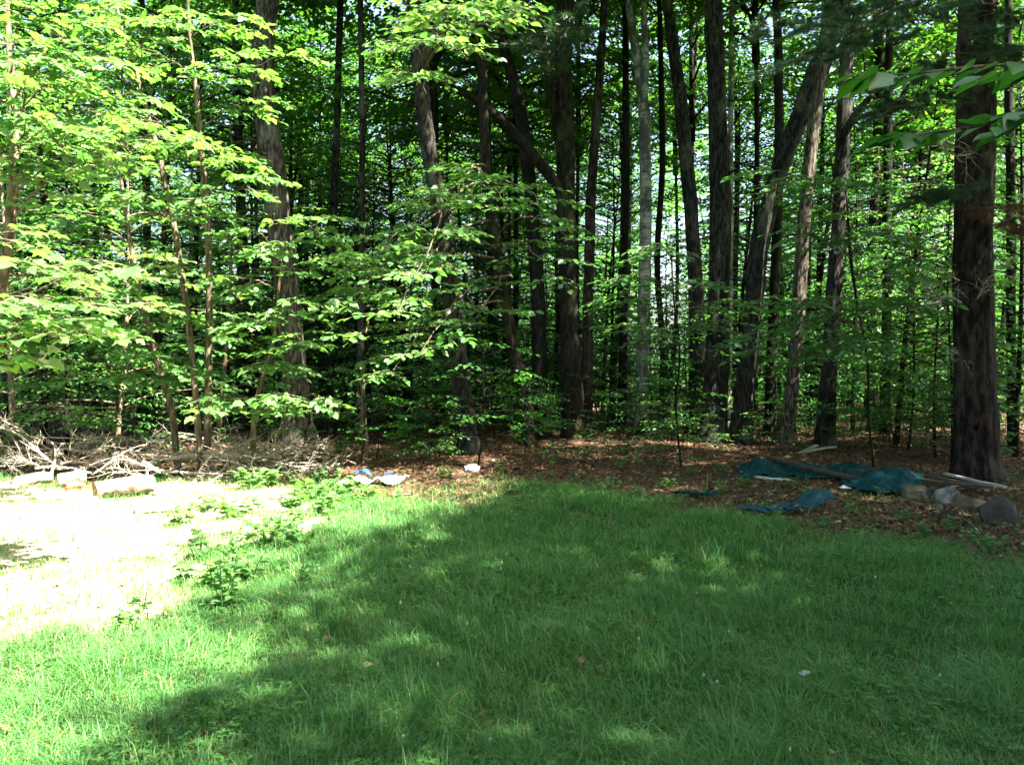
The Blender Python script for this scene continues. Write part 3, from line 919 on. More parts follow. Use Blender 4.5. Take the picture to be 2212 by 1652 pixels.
rng = np.random.default_rng(78)
k = 0
while k < 62:
    d = rng.uniform(22, 40)
    px = rng.uniform(-200, 2400)
    if 1400 < px < 1490:
        continue
    young(px, d, int(rng.choice([0, 2, 3, 4, 2, 0])), rng.uniform(.75, 1.15))
    k += 1
for (px, d, s) in ((800, 19.5, .65), (880, 20.5, .7), (960, 21.5, .8), (1020, 23.5, .9), (1110, 21.5, .8), (690, 23, .65), (180, 24, .7), (1180, 25.5, 1.0), (1300, 27, .9), (60, 18.5, .55), (330, 19.5, .6), (500, 21.5, .6), (200, 20.5, .55), (600, 20.5, .6), (740, 20, .65)):
    x = (px - CX) / FPX * d
    copy_under(HEM, 'hemlock_tree', 'dark drooping hemlock inside the wood ' + zone(px), 'tree', 'dark hemlocks inside the wood', (x, d, float(ground_z(x, d))), rng.uniform(0, 6.28), s)

# deeper trees with plain trunks
def pole_tree(r0, H, seed, barkm):
    global rng
    rng = np.random.default_rng(seed)
    mb = MB()
    z = np.linspace(0, 1, 22)
    lean = rng.normal(0, .035, 2)
    path = np.stack([lean[0] * H * z + .12 * np.sin(z * 6 + seed), lean[1] * H * z, z * H - .05], 1)
    tube(mb, path, r0 * (1 - .75 * z), 9, .10, seed, flare=.4)
    for k in range(9):                                   # bare lower limbs
        zz = rng.uniform(1.5, H * .7); az = rng.uniform(0, 6.28); L = rng.uniform(.4, 1.3)
        p0 = np.array([np.interp(zz, path[:, 2], path[:, 0]), 0, zz])
        e = p0 + L * np.array([math.cos(az), math.sin(az), rng.uniform(-.1, .4)])
        tube(mb, [p0, (p0 + e) / 2 + (0, 0, .05), e], [.016, .009, .003], 4)
    me = mb.mesh('pole_trunk', True)
    me.materials.append(M[barkm])
    POLE_PATH.append(path)
    return me


POLE_PATH = []
POLES = [pole_tree(.11, 12, 71, 'bark_dark'), pole_tree(.075, 11, 72, 'bark_dark'), pole_tree(.15, 13, 73, 'bark_grey'), pole_tree(.09, 12, 74, 'bark_red'), pole_tree(.055, 9.5, 75, 'bark_grey')]
rng = np.random.default_rng(79)
n_p = 0
while n_p < 52:
    d = rng.uniform(19.5, 40)
    px = rng.uniform(-150, 2360)
    x = (px - CX) / FPX * d
    k = int(rng.integers(5))
    r = thing('forest_tree', ('thick dark-barked' if k == 0 else 'thin dark-barked' if k == 1 else 'thick grey-barked' if k == 2 else 'reddish-barked' if k == 3 else 'very thin grey-barked') + ' straight bare stem deep in the wood ' + zone(px), 'tree', (x, d, float(ground_z(x, d))), 'thin trees deep in the wood')
    r.rotation_euler = (0, 0, rng.uniform(0, 6.28))
    s = rng.uniform(.8, 1.15)
    r.scale = (s,) * 3
    link('trunk', POLES[k], None, r)
    cz = 7.2 + rng.uniform(-1.4, .8)
    pp = POLE_PATH[k]
    add_crown(r, int(rng.integers(3)), (np.interp(cz, pp[:, 2], pp[:, 0]), np.interp(cz, pp[:, 2], pp[:, 1]), cz), .75)
    n_p += 1

rng = np.random.default_rng(83)
for (px, d, k) in ((-120, 20, 2), (300, 24, 2), (560, 25, 3), (940, 19.5, 1), (1900, 20.5, 2), (2040, 23, 0)):
    x = (px - CX) / FPX * d
    r = thing('canopy_tree', ['straight dark-barked', 'thin dark-barked', 'straight grey-barked', 'reddish-barked'][k] + ' tree with a high dense crown ' + zone(px), 'tree', (x, d, float(ground_z(x, d))), 'high-crowned trees of the wood')
    r.rotation_euler = (0, 0, rng.uniform(0, 6.28))
    link('trunk', POLES[k], None, r)
    pp = POLE_PATH[k]
    add_crown(r, int(rng.integers(3)), (np.interp(6.6, pp[:, 2], pp[:, 0]), np.interp(6.6, pp[:, 2], pp[:, 1]), 6.6), 1.0)

# far edge of the wood
rng = np.random.default_rng(80)
for k in range(46):
    d = rng.uniform(40, 66)
    px = rng.uniform(-250, 2460)
    if 1400 < px < 1500 and d < 60:
        continue
    x = (px - CX) / FPX * d
    copy_under(UND[int(rng.choice([0, 2, 4]))], 'far_tree', 'distant leafy tree along the far side of the wood', 'tree', 'distant trees beyond the wood', (x, d, float(ground_z(x, d))), rng.uniform(0, 6.28), rng.uniform(1.2, 1.9))

def far_wood():
    global rng
    rng = np.random.default_rng(85)
    n = 230000
    d = rng.uniform(44, 78, n)
    x = (rng.random(n) * 2 - 1) * (.64 * d + 6)
    top = 8.0 + 2.0 * np.sin(.31 * x) + 1.5 * np.sin(.77 * x + 1) + .05 * (d - 44)
    z = rng.random(n) ** 1.3 * top
    cl = np.sin(.9 * x + .5 * d) * np.sin(1.1 * z + .6 * x) + .6 * np.sin(2.1 * x - 1.7 * z + d)
    keep = rng.random(n) < np.clip(.55 + .4 * cl + .5 * (z < 2.2), .06, 1)
    fx = CX + x / d * FPX
    keep &= ~((fx > 1405) & (fx < 1475) & (z > 3))
    x, d, z = x[keep], d[keep], z[keep]
    n = len(x)
    az = rng.uniform(0, 6.28, n)
    mb = MB()
    add_leaves(mb, LEAF4, np.stack([x, d, ground_z(x, d) + z], 1), np.stack([np.cos(az), np.sin(az), rng.normal(-.2, .3, n)], 1),
               np.stack([rng.normal(0, .5, n), rng.normal(0, .5, n), np.ones(n)], 1), rng.uniform(.25, .5, n))
    o = link('far_wood', mb.mesh('far_wood'), M['leaf'])
    o['kind'] = 'stuff'
    tag(o, 'distant mass of green leaves behind the wood', 'woods')


far_wood()

# low growth along the edge of the wood
rng = np.random.default_rng(81)
n_s = 0
while n_s < 58:
    d = rng.uniform(12.2, 21)
    px = rng.uniform(-60, 2270)
    if 1550 < px < 2100 and d < 14.5:
        continue
    if d < 12.8 and px < 700:
        continue
    x = (px - CX) / FPX * d
    k = int(rng.integers(3))
    copy_under(SHRUB[k], 'seedling_tree', ['knee-high green seedling', 'low pale green seedling', 'tall dark green seedling'][k] + ' on the litter ' + zone(px), 'seedling', 'seedlings along the wood edge', (x, d, float(ground_z(x, d))), rng.uniform(0, 6.28), rng.uniform(.6, 1.15))
    n_s += 1

rng = np.random.default_rng(84)
for _ in range(44):
    d = rng.uniform(15.5, 20.5)
    px = rng.uniform(960, 2260)
    x = (px - CX) / FPX * d
    k = int(rng.choice([0, 2, 2, 2]))
    copy_under(SHRUB[k], 'seedling_tree', ['knee-high green seedling', 'low pale green seedling', 'tall dark green seedling'][k] + ' on the litter ' + zone(px), 'seedling', 'seedlings along the wood edge', (x, d, float(ground_z(x, d))), rng.uniform(0, 6.28), rng.uniform(.4, .7))
rng = np.random.default_rng(82)
for _ in range(70):
    d = rng.uniform(20, 40)
    x = rng.uniform(-.62, .62) * d
    k = int(rng.choice([0, 2, 2]))
    copy_under(SHRUB[k], 'undergrowth_shrub', ('mid green' if k == 0 else 'dark green') + ' undergrowth shrub deep in the wood ' + zone(CX + x / d * FPX), 'shrub', 'shrubs under the deep wood', (x, d, float(ground_z(x, d))), rng.uniform(0, 6.28), rng.uniform(1.0, 1.8))

# shade trees beside and behind the lawn, out of the frame, whose crowns shade the grass
for k, (x, y, s) in enumerate(((8.9, 2.4, 1.2), (10.0, -1.4, 1.3), (10.0, -5.0, 1.3), (10.7, 9.4, 1.05), (13.5, 1.5, 1.3), (14.6, 6.2, 1.2), (7.5, 6.0, .8), (13.5, -4.5, 1.3), (14.5, 12.0, 1.0),
                              (7.4, -3.5, 1.1), (6.0, -10.5, 1.3), (0.5, -11.5, 1.35), (-5.0, -10.0, 1.3), (-10.0, -7.0, 1.3), (-13.0, -1.0, 1.3), (-12.5, 5.0, 1.2))):
    b = Vector((x, y, float(ground_z(x, y))))
    r = thing('shade_tree', 'tall leafy shade tree beside the lawn', 'tree', b, 'shade trees beside the lawn')
    mb = MB()
    rows = spline([(0, 0, -.06, .26), (.05, 0, 1.0, .21), (.1, .1, 4, .18), (0, .1, 8, .13), (0, 0, 12, .04)], 50)
    tube(mb, rows[:, :3], rows[:, 3], 16, .12, k, flare=.5)
    link('trunk', mb.mesh('trunk', True), M['bark_grey'], r)
    add_crown(r, k, (0, 0, 5.4), s, k * 1.3)
    add_crown(r, k + 1, (.3, 0, 7.4), s * .85, k * 2.1 + 1)

# ------------------------------------------------------------------ the pine's dead branches and needles
rng = np.random.default_rng(91)


def dead_branch_mesh(L, r0, seed, ntw=14, curve=.15, droop=0.0, sub=2):
    """bare branch along +x with twigs"""
    g = np.random.default_rng(seed)
    mb = MB()
    t = np.linspace(0, 1, 12)[:, None]
    path = np.concatenate([L * t, curve * L * np.sin(t * 2.6 + seed) * t, .04 * L * np.sin(t * 5 + seed) - droop * L * t ** 2], 1)
    tube(mb, path, r0 * (1 - .8 * t[:, 0]), 7)

    def twig(p, d, ln, r, lev):
        n = 6
        q = [p]
        for _ in range(n - 1):
            d = d + g.normal(0, .16, 3); d /= np.linalg.norm(d)
            q.append(q[-1] + d * ln / (n - 1))
        q = np.array(q)
        tube(mb, q, np.linspace(r, r * .3, n), 4, cap=False)
        if lev:
            for _ in range(3):
                i = g.integers(1, n - 1)
                twig(q[i], d + g.normal(0, .5, 3), ln * .5, r * .55, lev - 1)

    for k in range(ntw):
        f = g.uniform(.15, 1)
        i = int(f * 11)
        a = g.uniform(.35, .8) * (1 if k % 2 else -1)
        twig(path[i], np.array([math.cos(a), math.sin(a), g.normal(.05, .3)]), L * g.uniform(.18, .42) * (1.15 - f * .5), r0 * .42 * (1.1 - f * .6), sub - 1)
    return mb


def branch_between(name, me, mat, p, q, L, parent=None, base=None, roll=0.0):
    o = link(name, me, mat, parent)
    v = Vector(q) - Vector(p)
    m = v.to_track_quat('X', 'Z').to_matrix().to_4x4() @ Matrix.Rotation(roll, 4, 'X')
    o.matrix_basis = Matrix.Translation(Vector(p) - (Vector(base) if base is not None else Vector((0, 0, 0)))) @ m @ Matrix.Scale(v.length / L, 4)
    return o


DB = [dead_branch_mesh(1.0, .012, 200 + k, 12 + k, .12, .05).mesh('dead_branch', True) for k in range(4)]
for k, (px, py, d, z0) in enumerate(((1990, 640, 10.8, 655), (2010, 600, 11.0, 610), (2170, 590, 10.6, 650), (2040, 330, 10.6, 330), (2220, 560, 11.0, 600), (2030, 760, 11.2, 770))):
    p = on(pine_s, W(2105, z0, pine_b.y).z)
    o = branch_between('dead_branch', DB[k % 4], M['deadwood'], p, W(px, py, d), 1.0, pine, pine_b, k * 1.7)


def needle_bough(root, base, start, end, mat, n=2600, spread=.16, r0=.014, ln=.10, w=.0022):
    a, e = np.asarray(start, float), np.asarray(end, float)
    L = np.linalg.norm(e - a)
    mb, nd = MB(), MB()
    t = np.linspace(0, 1, 8)[:, None]
    path = a + (e - a) * t + np.array([0, 0, 1]) * .06 * L * np.sin(math.pi * t)
    tube(mb, path, np.linspace(r0, .003, 8), 5)
    tips = []
    dirv = (e - a) / L
    side = np.cross(dirv, (0, 0, 1)); side /= np.linalg.norm(side)
    for k in range(26):
        f = rng.uniform(.3, 1)
        p = path[0] + (path[-1] - path[0]) * f
        q = p + dirv * rng.uniform(.1, .4) + side * rng.normal(0, .35) + np.array([0, 0, rng.normal(0, .07)])
        tube(mb, [p, (p + q) / 2 + (0, 0, .02), q], [.004, .003, .0015], 3, cap=False)
        tips.append((p, q))
    T = [tips[i] for i in rng.integers(0, len(tips), n)]
    f = rng.uniform(.35, 1.05, n)[:, None]
    A = np.array([x[0] for x in T]); B = np.array([x[1] for x in T])
    P = A + (B - A) * f
    D = (B - A) / (np.linalg.norm(B - A, axis=1, keepdims=True) + 1e-6) + rng.normal(0, .65, (n, 3))
    D /= np.linalg.norm(D, axis=1, keepdims=True)
    Y = np.cross(D, rng.normal(0, 1, (n, 3))); Y /= np.linalg.norm(Y, axis=1, keepdims=True)
    V = np.stack([P - Y * w, P + Y * w, P + D * ln], 1).reshape(-1, 3)
    nd.add(V, np.arange(3 * n).reshape(-1, 3), None, np.repeat(rng.random(n), 3))
    o = link('branch', mb.mesh('branch', True, base), M['twig'], root)
    c = link('needles', nd.mesh('needles', False, base), M[mat], o)
    c['kind'] = 'stuff'


for k, (px, py, d, sy, mt) in enumerate(((1720, 120, 9.6, 60, 'needle'), (1850, 60, 9.4, 20, 'needle'), (1950, 180, 9.8, 120, 'needle'), (1780, 30, 10.0, -30, 'needle'), (1640, 60, 10.4, 0, 'needle'), (1900, 240, 10.2, 190, 'needle'),
                                     (2200, 60, 10.0, 10, 'needle'), (2230, 130, 10.6, 80, 'needle'), (2200, 470, 10.4, 440, 'needle_dead'), (2250, 500, 10.8, 490, 'needle_dead'), (2000, 430, 11, 400, 'needle'))):
    needle_bough(pine, pine_b, on(pine_s, W(2108, sy, pine_b.y).z), W(px, py, d), mt, 9000 if mt == 'needle' else 4000)
for px, py, d, z in ((1200, 60, 15.0, 7.4), (1160, 90, 15.2, 7.0), (1240, 30, 15.4, 7.8)):
    needle_bough(fork, fork_b, on(fork_s, z), W(px, py, d), 'needle', 3600, ln=.13, w=.003)


# ------------------------------------------------------------------ brush pile
rng = np.random.default_rng(101)
L_BR = 'bare grey dead branch tangled in the brush pile by the logs'


def loose_branch(label, p, q, r0, seed, mat='deadgrey', ntw=14, curve=.1, droop=0.0, group=None, roll=0.0, cat='branch', sub=2):
    L = (Vector(q) - Vector(p)).length
    me = dead_branch_mesh(L, r0, seed, ntw, curve, droop, sub).mesh('fallen_branch', True)
    o = branch_between('fallen_branch', me, M[mat], p, q, L, roll=roll)
    return tag(o, label, cat, group)


loose_branch('long pale debarked dead limb lying along the brush pile front', W(296, 1002, 12.2), W(600, 985, 12.4), .045, 301, 'deadwood', 8, .02)
loose_branch('fan of fine pale dead twigs at the end of the brush pile', W(440, 992, 12.2), W(715, 1000, 12.3), .030, 302, 'deadwood', 34, .05, .02, sub=3)
loose_branch('second fan of arching pale twigs above the long debarked limb', W(470, 990, 12.6), W(700, 970, 12.7), .027, 303, 'deadwood', 30, .08, -.05, sub=3)
loose_branch('thin pale dead limb sloping forward below the long debarked limb', W(300, 1000, 12.2), W(480, 1045, 11.4), .026, 304, 'deadwood', 8, .05)
loose_branch('upright forked dead branch rising above the pale logs', W(108, 1040, 11.6), W(104, 955, 12.0), .024, 305, 'deadwood', 7, .2)
loose_branch('long bare dead branch arching up left over the logs', W(104, 985, 11.8), W(-10, 918, 12.2), .022, 306, 'deadwood', 8, .12)
loose_branch('short straight dead stick crossing the upright forked branch', W(76, 1010, 11.5), W(148, 1010, 11.6), .02, 307, 'deadwood', 2, .03, sub=1)
loose_branch('arching dead sapling bowed over the back of the brush pile', W(150, 975, 13.2), W(400, 925, 13.3), .02, 308, 'deadgrey', 8, .04, .10)
for k in range(58):
    px, py = rng.uniform(-20, 640), rng.uniform(950, 1030)
    d = 13.1 - (py - 950) * .02 + rng.normal(0, .15)
    a = rng.uniform(-.5, .9) + (math.pi if rng.random() < .45 else 0)
    ln = rng.uniform(60, 210)
    p = W(px, py, d)
    p.z = max(p.z, float(ground_z(p.x, p.y)) + .02)
    q = W(px + ln * math.cos(a), py - abs(ln * math.sin(a)) * .45, d + rng.normal(0, .5))
    q.z = max(q.z, .05)
    loose_branch(L_BR, p, q, rng.uniform(.009, .018), 320 + k, 'deadgrey' if rng.random() < .4 else 'deadwood', int(rng.integers(5, 12)), .1, rng.uniform(-.05, .15), 'dead branches of the brush pile', rng.uniform(0, 6))


# ------------------------------------------------------------------ logs, rocks, boards
def log(label, p, q, r, mat='log_bark', end='cut_end', seed=0):
    p, q = Vector(p), Vector(q)
    mb = MB()
    t = np.linspace(0, 1, 18)[:, None]
    path = np.asarray(p) + (np.asarray(q) - np.asarray(p)) * t
    path[:, 2] += .02 * np.sin(t[:, 0] * 3)
    tube(mb, path, r * (1 + .06 * np.sin(t[:, 0] * 7 + seed)), 18, .10, seed, cap=False)
    root = thing('log', label, 'log', (p + q) / 2 - Vector((0, 0, r)))
    b = root.location
    link('bark', mb.mesh('bark', True, b), M[mat], root)
    for e, s in ((0, -1), (-1, 1)):
        m2 = MB()
        ax = (q - p).normalized() * s
        ring0 = path[e] - np.asarray(ax) * .004
        tube(m2, [ring0, ring0 + np.asarray(ax) * .008], [r * .97, r * .93], 18, .08, seed)
        link('cut_end', m2.mesh('cut_end', False, b), M[end], root)
    return root


def gp(px, py, up=0.0):
    p = G(px, py)
    p.z += up
    return p


log('short pale cut log with grey sawn end near the brush pile', gp(128, 1052, .10), gp(186, 1049, .13), .085, seed=1)
log('pale crooked log with broken end below the forked branch', gp(34, 1064, .075), gp(104, 1046, .12), .07, seed=2)
log('thick bleached log with a brown rotten end lying in full sun', gp(205, 1074, .10), gp(330, 1062, .11), .10, end='cut_orange', seed=3)
log('small split log with orange wood under the cut log', gp(142, 1062, .04), gp(180, 1056, .045), .04, 'cut_orange', 'cut_orange', seed=4)


def rock(label, px, py, w, h, mat, seed, sx=1.0, depth=.85):
    p = G(px, py)
    d = p.y
    R = w / FPX * d / 2
    Hh = h / FPX * d
    bm = bmesh.new()
    bmesh.ops.create_icosphere(bm, subdivisions=4, radius=1.0)
    g = random.Random(seed)
    planes = [(Vector((g.gauss(0, 1), g.gauss(0, 1), g.gauss(.2, .8))).normalized(), g.uniform(.5, .85)) for _ in range(14)]
    for v in bm.verts:
        for nrm, dd in planes:
            k = v.co.dot(nrm)
            if k > dd:
                v.co -= nrm * (k - dd)
        n = mnoise.noise(v.co * 1.7 + Vector((seed, 0, 0))) * .12 + mnoise.noise(v.co * 5 + Vector((0, seed, 0))) * .05 + mnoise.noise(v.co * 13 + Vector((0, seed, 0))) * .018
        v.co += v.co.normalized() * n
        v.co = Vector((v.co.x * R * 1.4, v.co.y * R * depth * 1.2, (v.co.z * .85 + .42) * Hh))
    me = bpy.data.meshes.new('rock')
    bm.to_mesh(me); bm.free()
    for f in me.polygons:
        f.use_smooth = True
    o = link('rock', me, M[mat])
    o.location = (p.x, p.y + R * depth * .6, p.z - .035)
    o.rotation_euler = (0, 0, g.uniform(-.5, .5))
    return tag(o, label, 'rock')


rock('light grey angular rock in the middle of the rock row by the pine', 2048, 1086, 62, 40, 'rock_grey', 3)
rock('tan rounded rock at the tarp end of the rock row', 1984, 1078, 58, 38, 'rock_tan', 5)
rock('dark low rock behind, between the tan and light grey rocks', 2018, 1070, 44, 30, 'rock_dark', 6)
rock('brownish rock with a pale left face beside the big dark boulder', 2100, 1098, 62, 42, 'rock_tan', 8)
rock('dark mossy rock half sunk before the light grey rock', 2052, 1112, 44, 28, 'rock_dark', 9)
rock('big dark boulder at the foot of the plank ends', 2168, 1128, 84, 60, 'rock_dark', 27)
rock('tiny grey stone leaning against the light grey rock', 2030, 1092, 24, 14, 'rock_grey', 14)
rock('pale sunlit stone with a dark face on the bare edge of lawn', 622, 1086, 54, 22, 'rock_pale', 15)
rock('bleached flat stone beside the thick bleached log', 348, 1066, 44, 20, 'rock_pale', 17)
for k, (px, py, w, h) in enumerate(((14, 1072, 36, 20), (60, 1076, 30, 16), (112, 1070, 26, 15), (196, 1084, 34, 16), (240, 1088, 24, 12), (380, 1074, 34, 16), (420, 1082, 26, 13), (455, 1072, 38, 18), (505, 1080, 28, 14), (560, 1086, 24, 12), (590, 1078, 34, 16), (150, 1092, 22, 11))):
    o = rock('small irregular sun-bleached stone along the sandy edge before the brush pile', px, py, w, h, 'rock_pale', 40 + k)
    o['group'] = 'bleached stones along the sandy edge'


def board(label, p, q, w, h, mat, name='board', roll=0.0, cat='board'):
    p, q = Vector(p), Vector(q)
    L = (q - p).length
    bm = bmesh.new()
    bmesh.ops.create_cube(bm, size=1.0)
    for v in bm.verts:
        v.co = Vector((v.co.x * L, v.co.y * w, v.co.z * h))
    bmesh.ops.bevel(bm, geom=list(bm.edges), offset=min(w, h) * .12, segments=1, affect='EDGES')
    bmesh.ops.subdivide_edges(bm, edges=[e for e in bm.edges if abs((e.verts[0].co - e.verts[1].co).x) > L * .6], cuts=10)
    for v in bm.verts:
        v.co.z += .012 * math.sin(v.co.x * 2.3 + L * 5) - .006 * mnoise.noise(v.co * 6)
        v.co.y += .006 * mnoise.noise(v.co * 4 + Vector((3, 1, 2)))
    me = bpy.data.meshes.new(name)
    bm.to_mesh(me); bm.free()
    o = link(name, me, M[mat])
    m = (q - p).to_track_quat('X', 'Z').to_matrix().to_4x4() @ Matrix.Rotation(roll, 4, 'X')
    o.matrix_world = Matrix.Translation((p + q) / 2) @ m
    return tag(o, label, cat)


board('flaking white-painted board lying before the flat teal tarp', gp(1606, 1028, .035), gp(1712, 1050, .03), .05, .03, 'board_white')
board('short white board scrap at the corner of the flat teal tarp', gp(1598, 1022, .03), gp(1616, 1022, .03), .05, .025, 'board_white')
board('long dark beam lying across the flat teal tarp', gp(1656, 1014, .17), gp(1884, 1054, .13), .07, .05, 'board_dark')
board('grey weathered board raised at one end behind the tarps', gp(1728, 992, .03), gp(1804, 976, .11), .07, .03, 'board_grey')
board('second grey weathered board, farther back behind the tarps', gp(1722, 984, .03), gp(1764, 972, .12), .07, .03, 'board_grey')
board('long dark plank resting on the rock row', gp(1986, 1052, .14), gp(2150, 1070, .13), .09, .03, 'board_dark')
board('plank with pale split end sticking out past the pine', gp(2040, 1050, .17), gp(2172, 1070, .13), .07, .03, 'board_grey')
board('brown plank under the pale-ended plank on the rocks', gp(1978, 1046, .16), gp(2110, 1062, .10), .08, .03, 'board_dark')
board('grey board end half buried in the sandy ground', gp(290, 1106, .02), gp(368, 1098, .03), .10, .05, 'board_grey')


# ------------------------------------------------------------------ tarps and plastic
ON_TARP = []


def cloth(label, name, p0, ux, uy, hfun, mat, nx=48, ny=30, edge=.06, seed=0, cat='tarp', thick=.004):
    """sheet spanned by ux, uy on the ground with a height function of (u, v)"""
    u = np.linspace(0, 1, nx); v = np.linspace(0, 1, ny)
    U, Vv = np.meshgrid(u, v)
    e1 = edge * np.sin(9 * Vv + seed) * (U - .5) + edge * .7 * np.sin(21 * Vv + seed) * (U - .5)
    e2 = edge * np.sin(8 * U + seed * 2) * (Vv - .5) + edge * .7 * np.sin(17 * U + seed) * (Vv - .5)
    X = p0.x + ux[0] * (U + e1) + uy[0] * (Vv + e2)
    Y = p0.y + ux[1] * (U + e1) + uy[1] * (Vv + e2)
    Z = np.zeros_like(X)
    for i in range(ny):
        for j in range(nx):
            q = Vector((X[i, j] * 4, Y[i, j] * 4, seed))
            cr = (.5 - abs(mnoise.noise(q))) * .09 + (.5 - abs(mnoise.noise(q * 2.3))) * .05 + (.5 - abs(mnoise.noise(q * 5.1))) * .02 - .04
            cr = max(cr, .004)
            if cat == 'tarp':
                cr += .035 * (1 - abs(math.sin(11 * U[i, j] + 5 * Vv[i, j] + seed + 2.2 * mnoise.noise(q * .5)))) ** 3 + .022 * (1 - abs(math.sin(7 * Vv[i, j] - 9 * U[i, j] + 2.5 * mnoise.noise(q * .7)))) ** 3
            Z[i, j] = hfun(U[i, j], Vv[i, j]) + cr
    Z = ground_z(X, Y) + .03 + Z
    P = np.stack([X.ravel(), Y.ravel(), Z.ravel()], 1)
    if cat == 'tarp':
        ON_TARP.extend(P[rng.integers(0, len(P), int(34 * abs(ux[0]) + 4))] + np.array([0, 0, .012]))
    i, j = np.meshgrid(np.arange(ny - 1), np.arange(nx - 1), indexing='ij')
    a = (i * nx + j).ravel()
    base = np.array([p0.x, p0.y, float(ground_z(p0.x, p0.y))])
    me = build_mesh(name, P - base, [np.stack([a, a + 1, a + nx + 1, a + nx], 1)], None, True)
    o = link(name, me, M[mat])
    o.location = base
    s = o.modifiers.new('thickness', 'SOLIDIFY'); s.thickness = thick
    return tag(o, label, cat)


pA = G(1602, 1034)
cloth('flat crumpled teal tarp spread under a dark beam', 'tarp', pA, (1.65, -.35), (.25, 1.0), lambda u, v: .10 * math.exp(-((u - .25) / .22) ** 2 - ((v - .8) / .35) ** 2) + .05 * math.sin(u * 9) ** 2 * v, 'tarp', 84, 48, seed=1.3)
pB = G(1872, 1066)
cloth('heaped teal tarp draped in a mound next to the rocks', 'tarp', pB, (.92, .10), (-.05, .85), lambda u, v: .25 * math.exp(-((u - .72) / .30) ** 2 - ((v - .65) / .34) ** 2) + .16 * math.exp(-((u - .3) / .2) ** 2 - ((v - .5) / .3) ** 2), 'tarp', 70, 56, seed=2.7)
pC = G(1622, 1112)
cloth('twisted strip of tarp in a lit blue tint lying on the lawn edge', 'tarp', pC, (.80, .06), (.02, .24), lambda u, v: (.03 + .15 * math.exp(-((u - .86) / .12) ** 2)) * math.sin(math.pi * v) + .03 * u, 'tarp_lit', 40, 16, .25, 4.1)
pD = G(1470, 1082)
cloth('small scrap of teal tarp lying flat in the grass', 'tarp', pD, (.38, -.05), (.0, .22), lambda u, v: .015, 'tarp', 20, 12, .3, 5.2)
p1 = G(742, 1052)
cloth('crumpled white plastic sheet in the sunlit leaf litter', 'plastic_sheet', p1, (.62, .12), (.05, .30), lambda u, v: .05 * abs(math.sin(u * 7)) , 'plastic_white', 40, 20, .3, 6.6, 'plastic')
p2 = G(772, 1044)
cloth('bright blue plastic scrap on top of the white sheet', 'plastic_scrap', p2, (.14, .03), (.02, .12), lambda u, v: .10 + .05 * math.sin(u * 4), 'plastic_blue', 18, 12, .3, 7.7, 'plastic')
p3 = G(832, 1042)
cloth('small blue plastic shred at the white sheet edge', 'plastic_scrap', p3, (.09, .02), (.01, .10), lambda u, v: .07, 'plastic_blue', 14, 10, .3, 8.3, 'plastic')
p4 = G(1818, 1062)
cloth('pale blue plastic shred between the two teal tarps', 'plastic_scrap', p4, (.12, .02), (.01, .08), lambda u, v: .03, 'plastic_white', 14, 10, .3, 9.1, 'plastic')
p5 = G(1790, 1076)
cloth('tiny blue plastic shred in front of the teal tarps', 'plastic_scrap', p5, (.08, .01), (.01, .06), lambda u, v: .03, 'plastic_blue', 12, 8, .3, 9.9, 'plastic')
p6 = G(1735, 1478)
cloth('scrap of white paper lying in the shaded lawn', 'paper_scrap', p6, (.045, .02), (-.01, .05), lambda u, v: .035 + .01 * u, 'jug', 10, 8, .35, 3.9, 'paper', .001)


def jug():
    p = G(1018, 1030)
    bm = bmesh.new()
    bmesh.ops.create_cube(bm, size=1.0)
    bmesh.ops.bevel(bm, geom=list(bm.edges), offset=.18, segments=4, affect='EDGES')
    bmesh.ops.subdivide_edges(bm, edges=list(bm.edges), cuts=1, use_grid_fill=True)
    for v in bm.verts:
        n = mnoise.noise(v.co * 3) * .07
        v.co = Vector((v.co.x * .20 * (1 + n), v.co.y * .13 * (1 + n), v.co.z * .125 * (1 + n) + .05))
    me = bpy.data.meshes.new('plastic_jug')
    bm.to_mesh(me); bm.free()
    for f in me.polygons:
        f.use_smooth = True
    root = thing('plastic_jug', 'dented pale grey plastic jug lying near the leaning oak', 'jug', (p.x, p.y + .08, p.z))
    root.rotation_euler = (.06, .05, .3)
    link('body', me, M['jug'], root)
    mb = MB()
    tube(mb, [(.09, .02, .07), (.118, .022, .075), (.125, .022, .075)], [.022, .022, .014], 12)
    link('neck', mb.mesh('neck', True), M['jug'], root)


jug()


def stump():
    p = G(1380, 938)
    root = thing('stump', 'orange-brown broken stump at the foot of the birch', 'stump', (p.x, p.y - .6, p.z))
    mb = MB()
    tube(mb, [(0, 0, -.05), (.0, 0, .1), (.02, 0, .28), (.05, 0, .40)], [.17, .14, .12, .07], 16, .3, 4.4, flare=.4)
    link('bark', mb.mesh('bark', True), M['bark_red'], root)
    mb = MB()
    tube(mb, [(.02, -.06, .12), (.05, -.08, .28), (.06, -.03, .42)], [.06, .07, .03], 9, .3, 1.4)
    link('split_wood', mb.mesh('split_wood', True), M['cut_orange'], root)


stump()


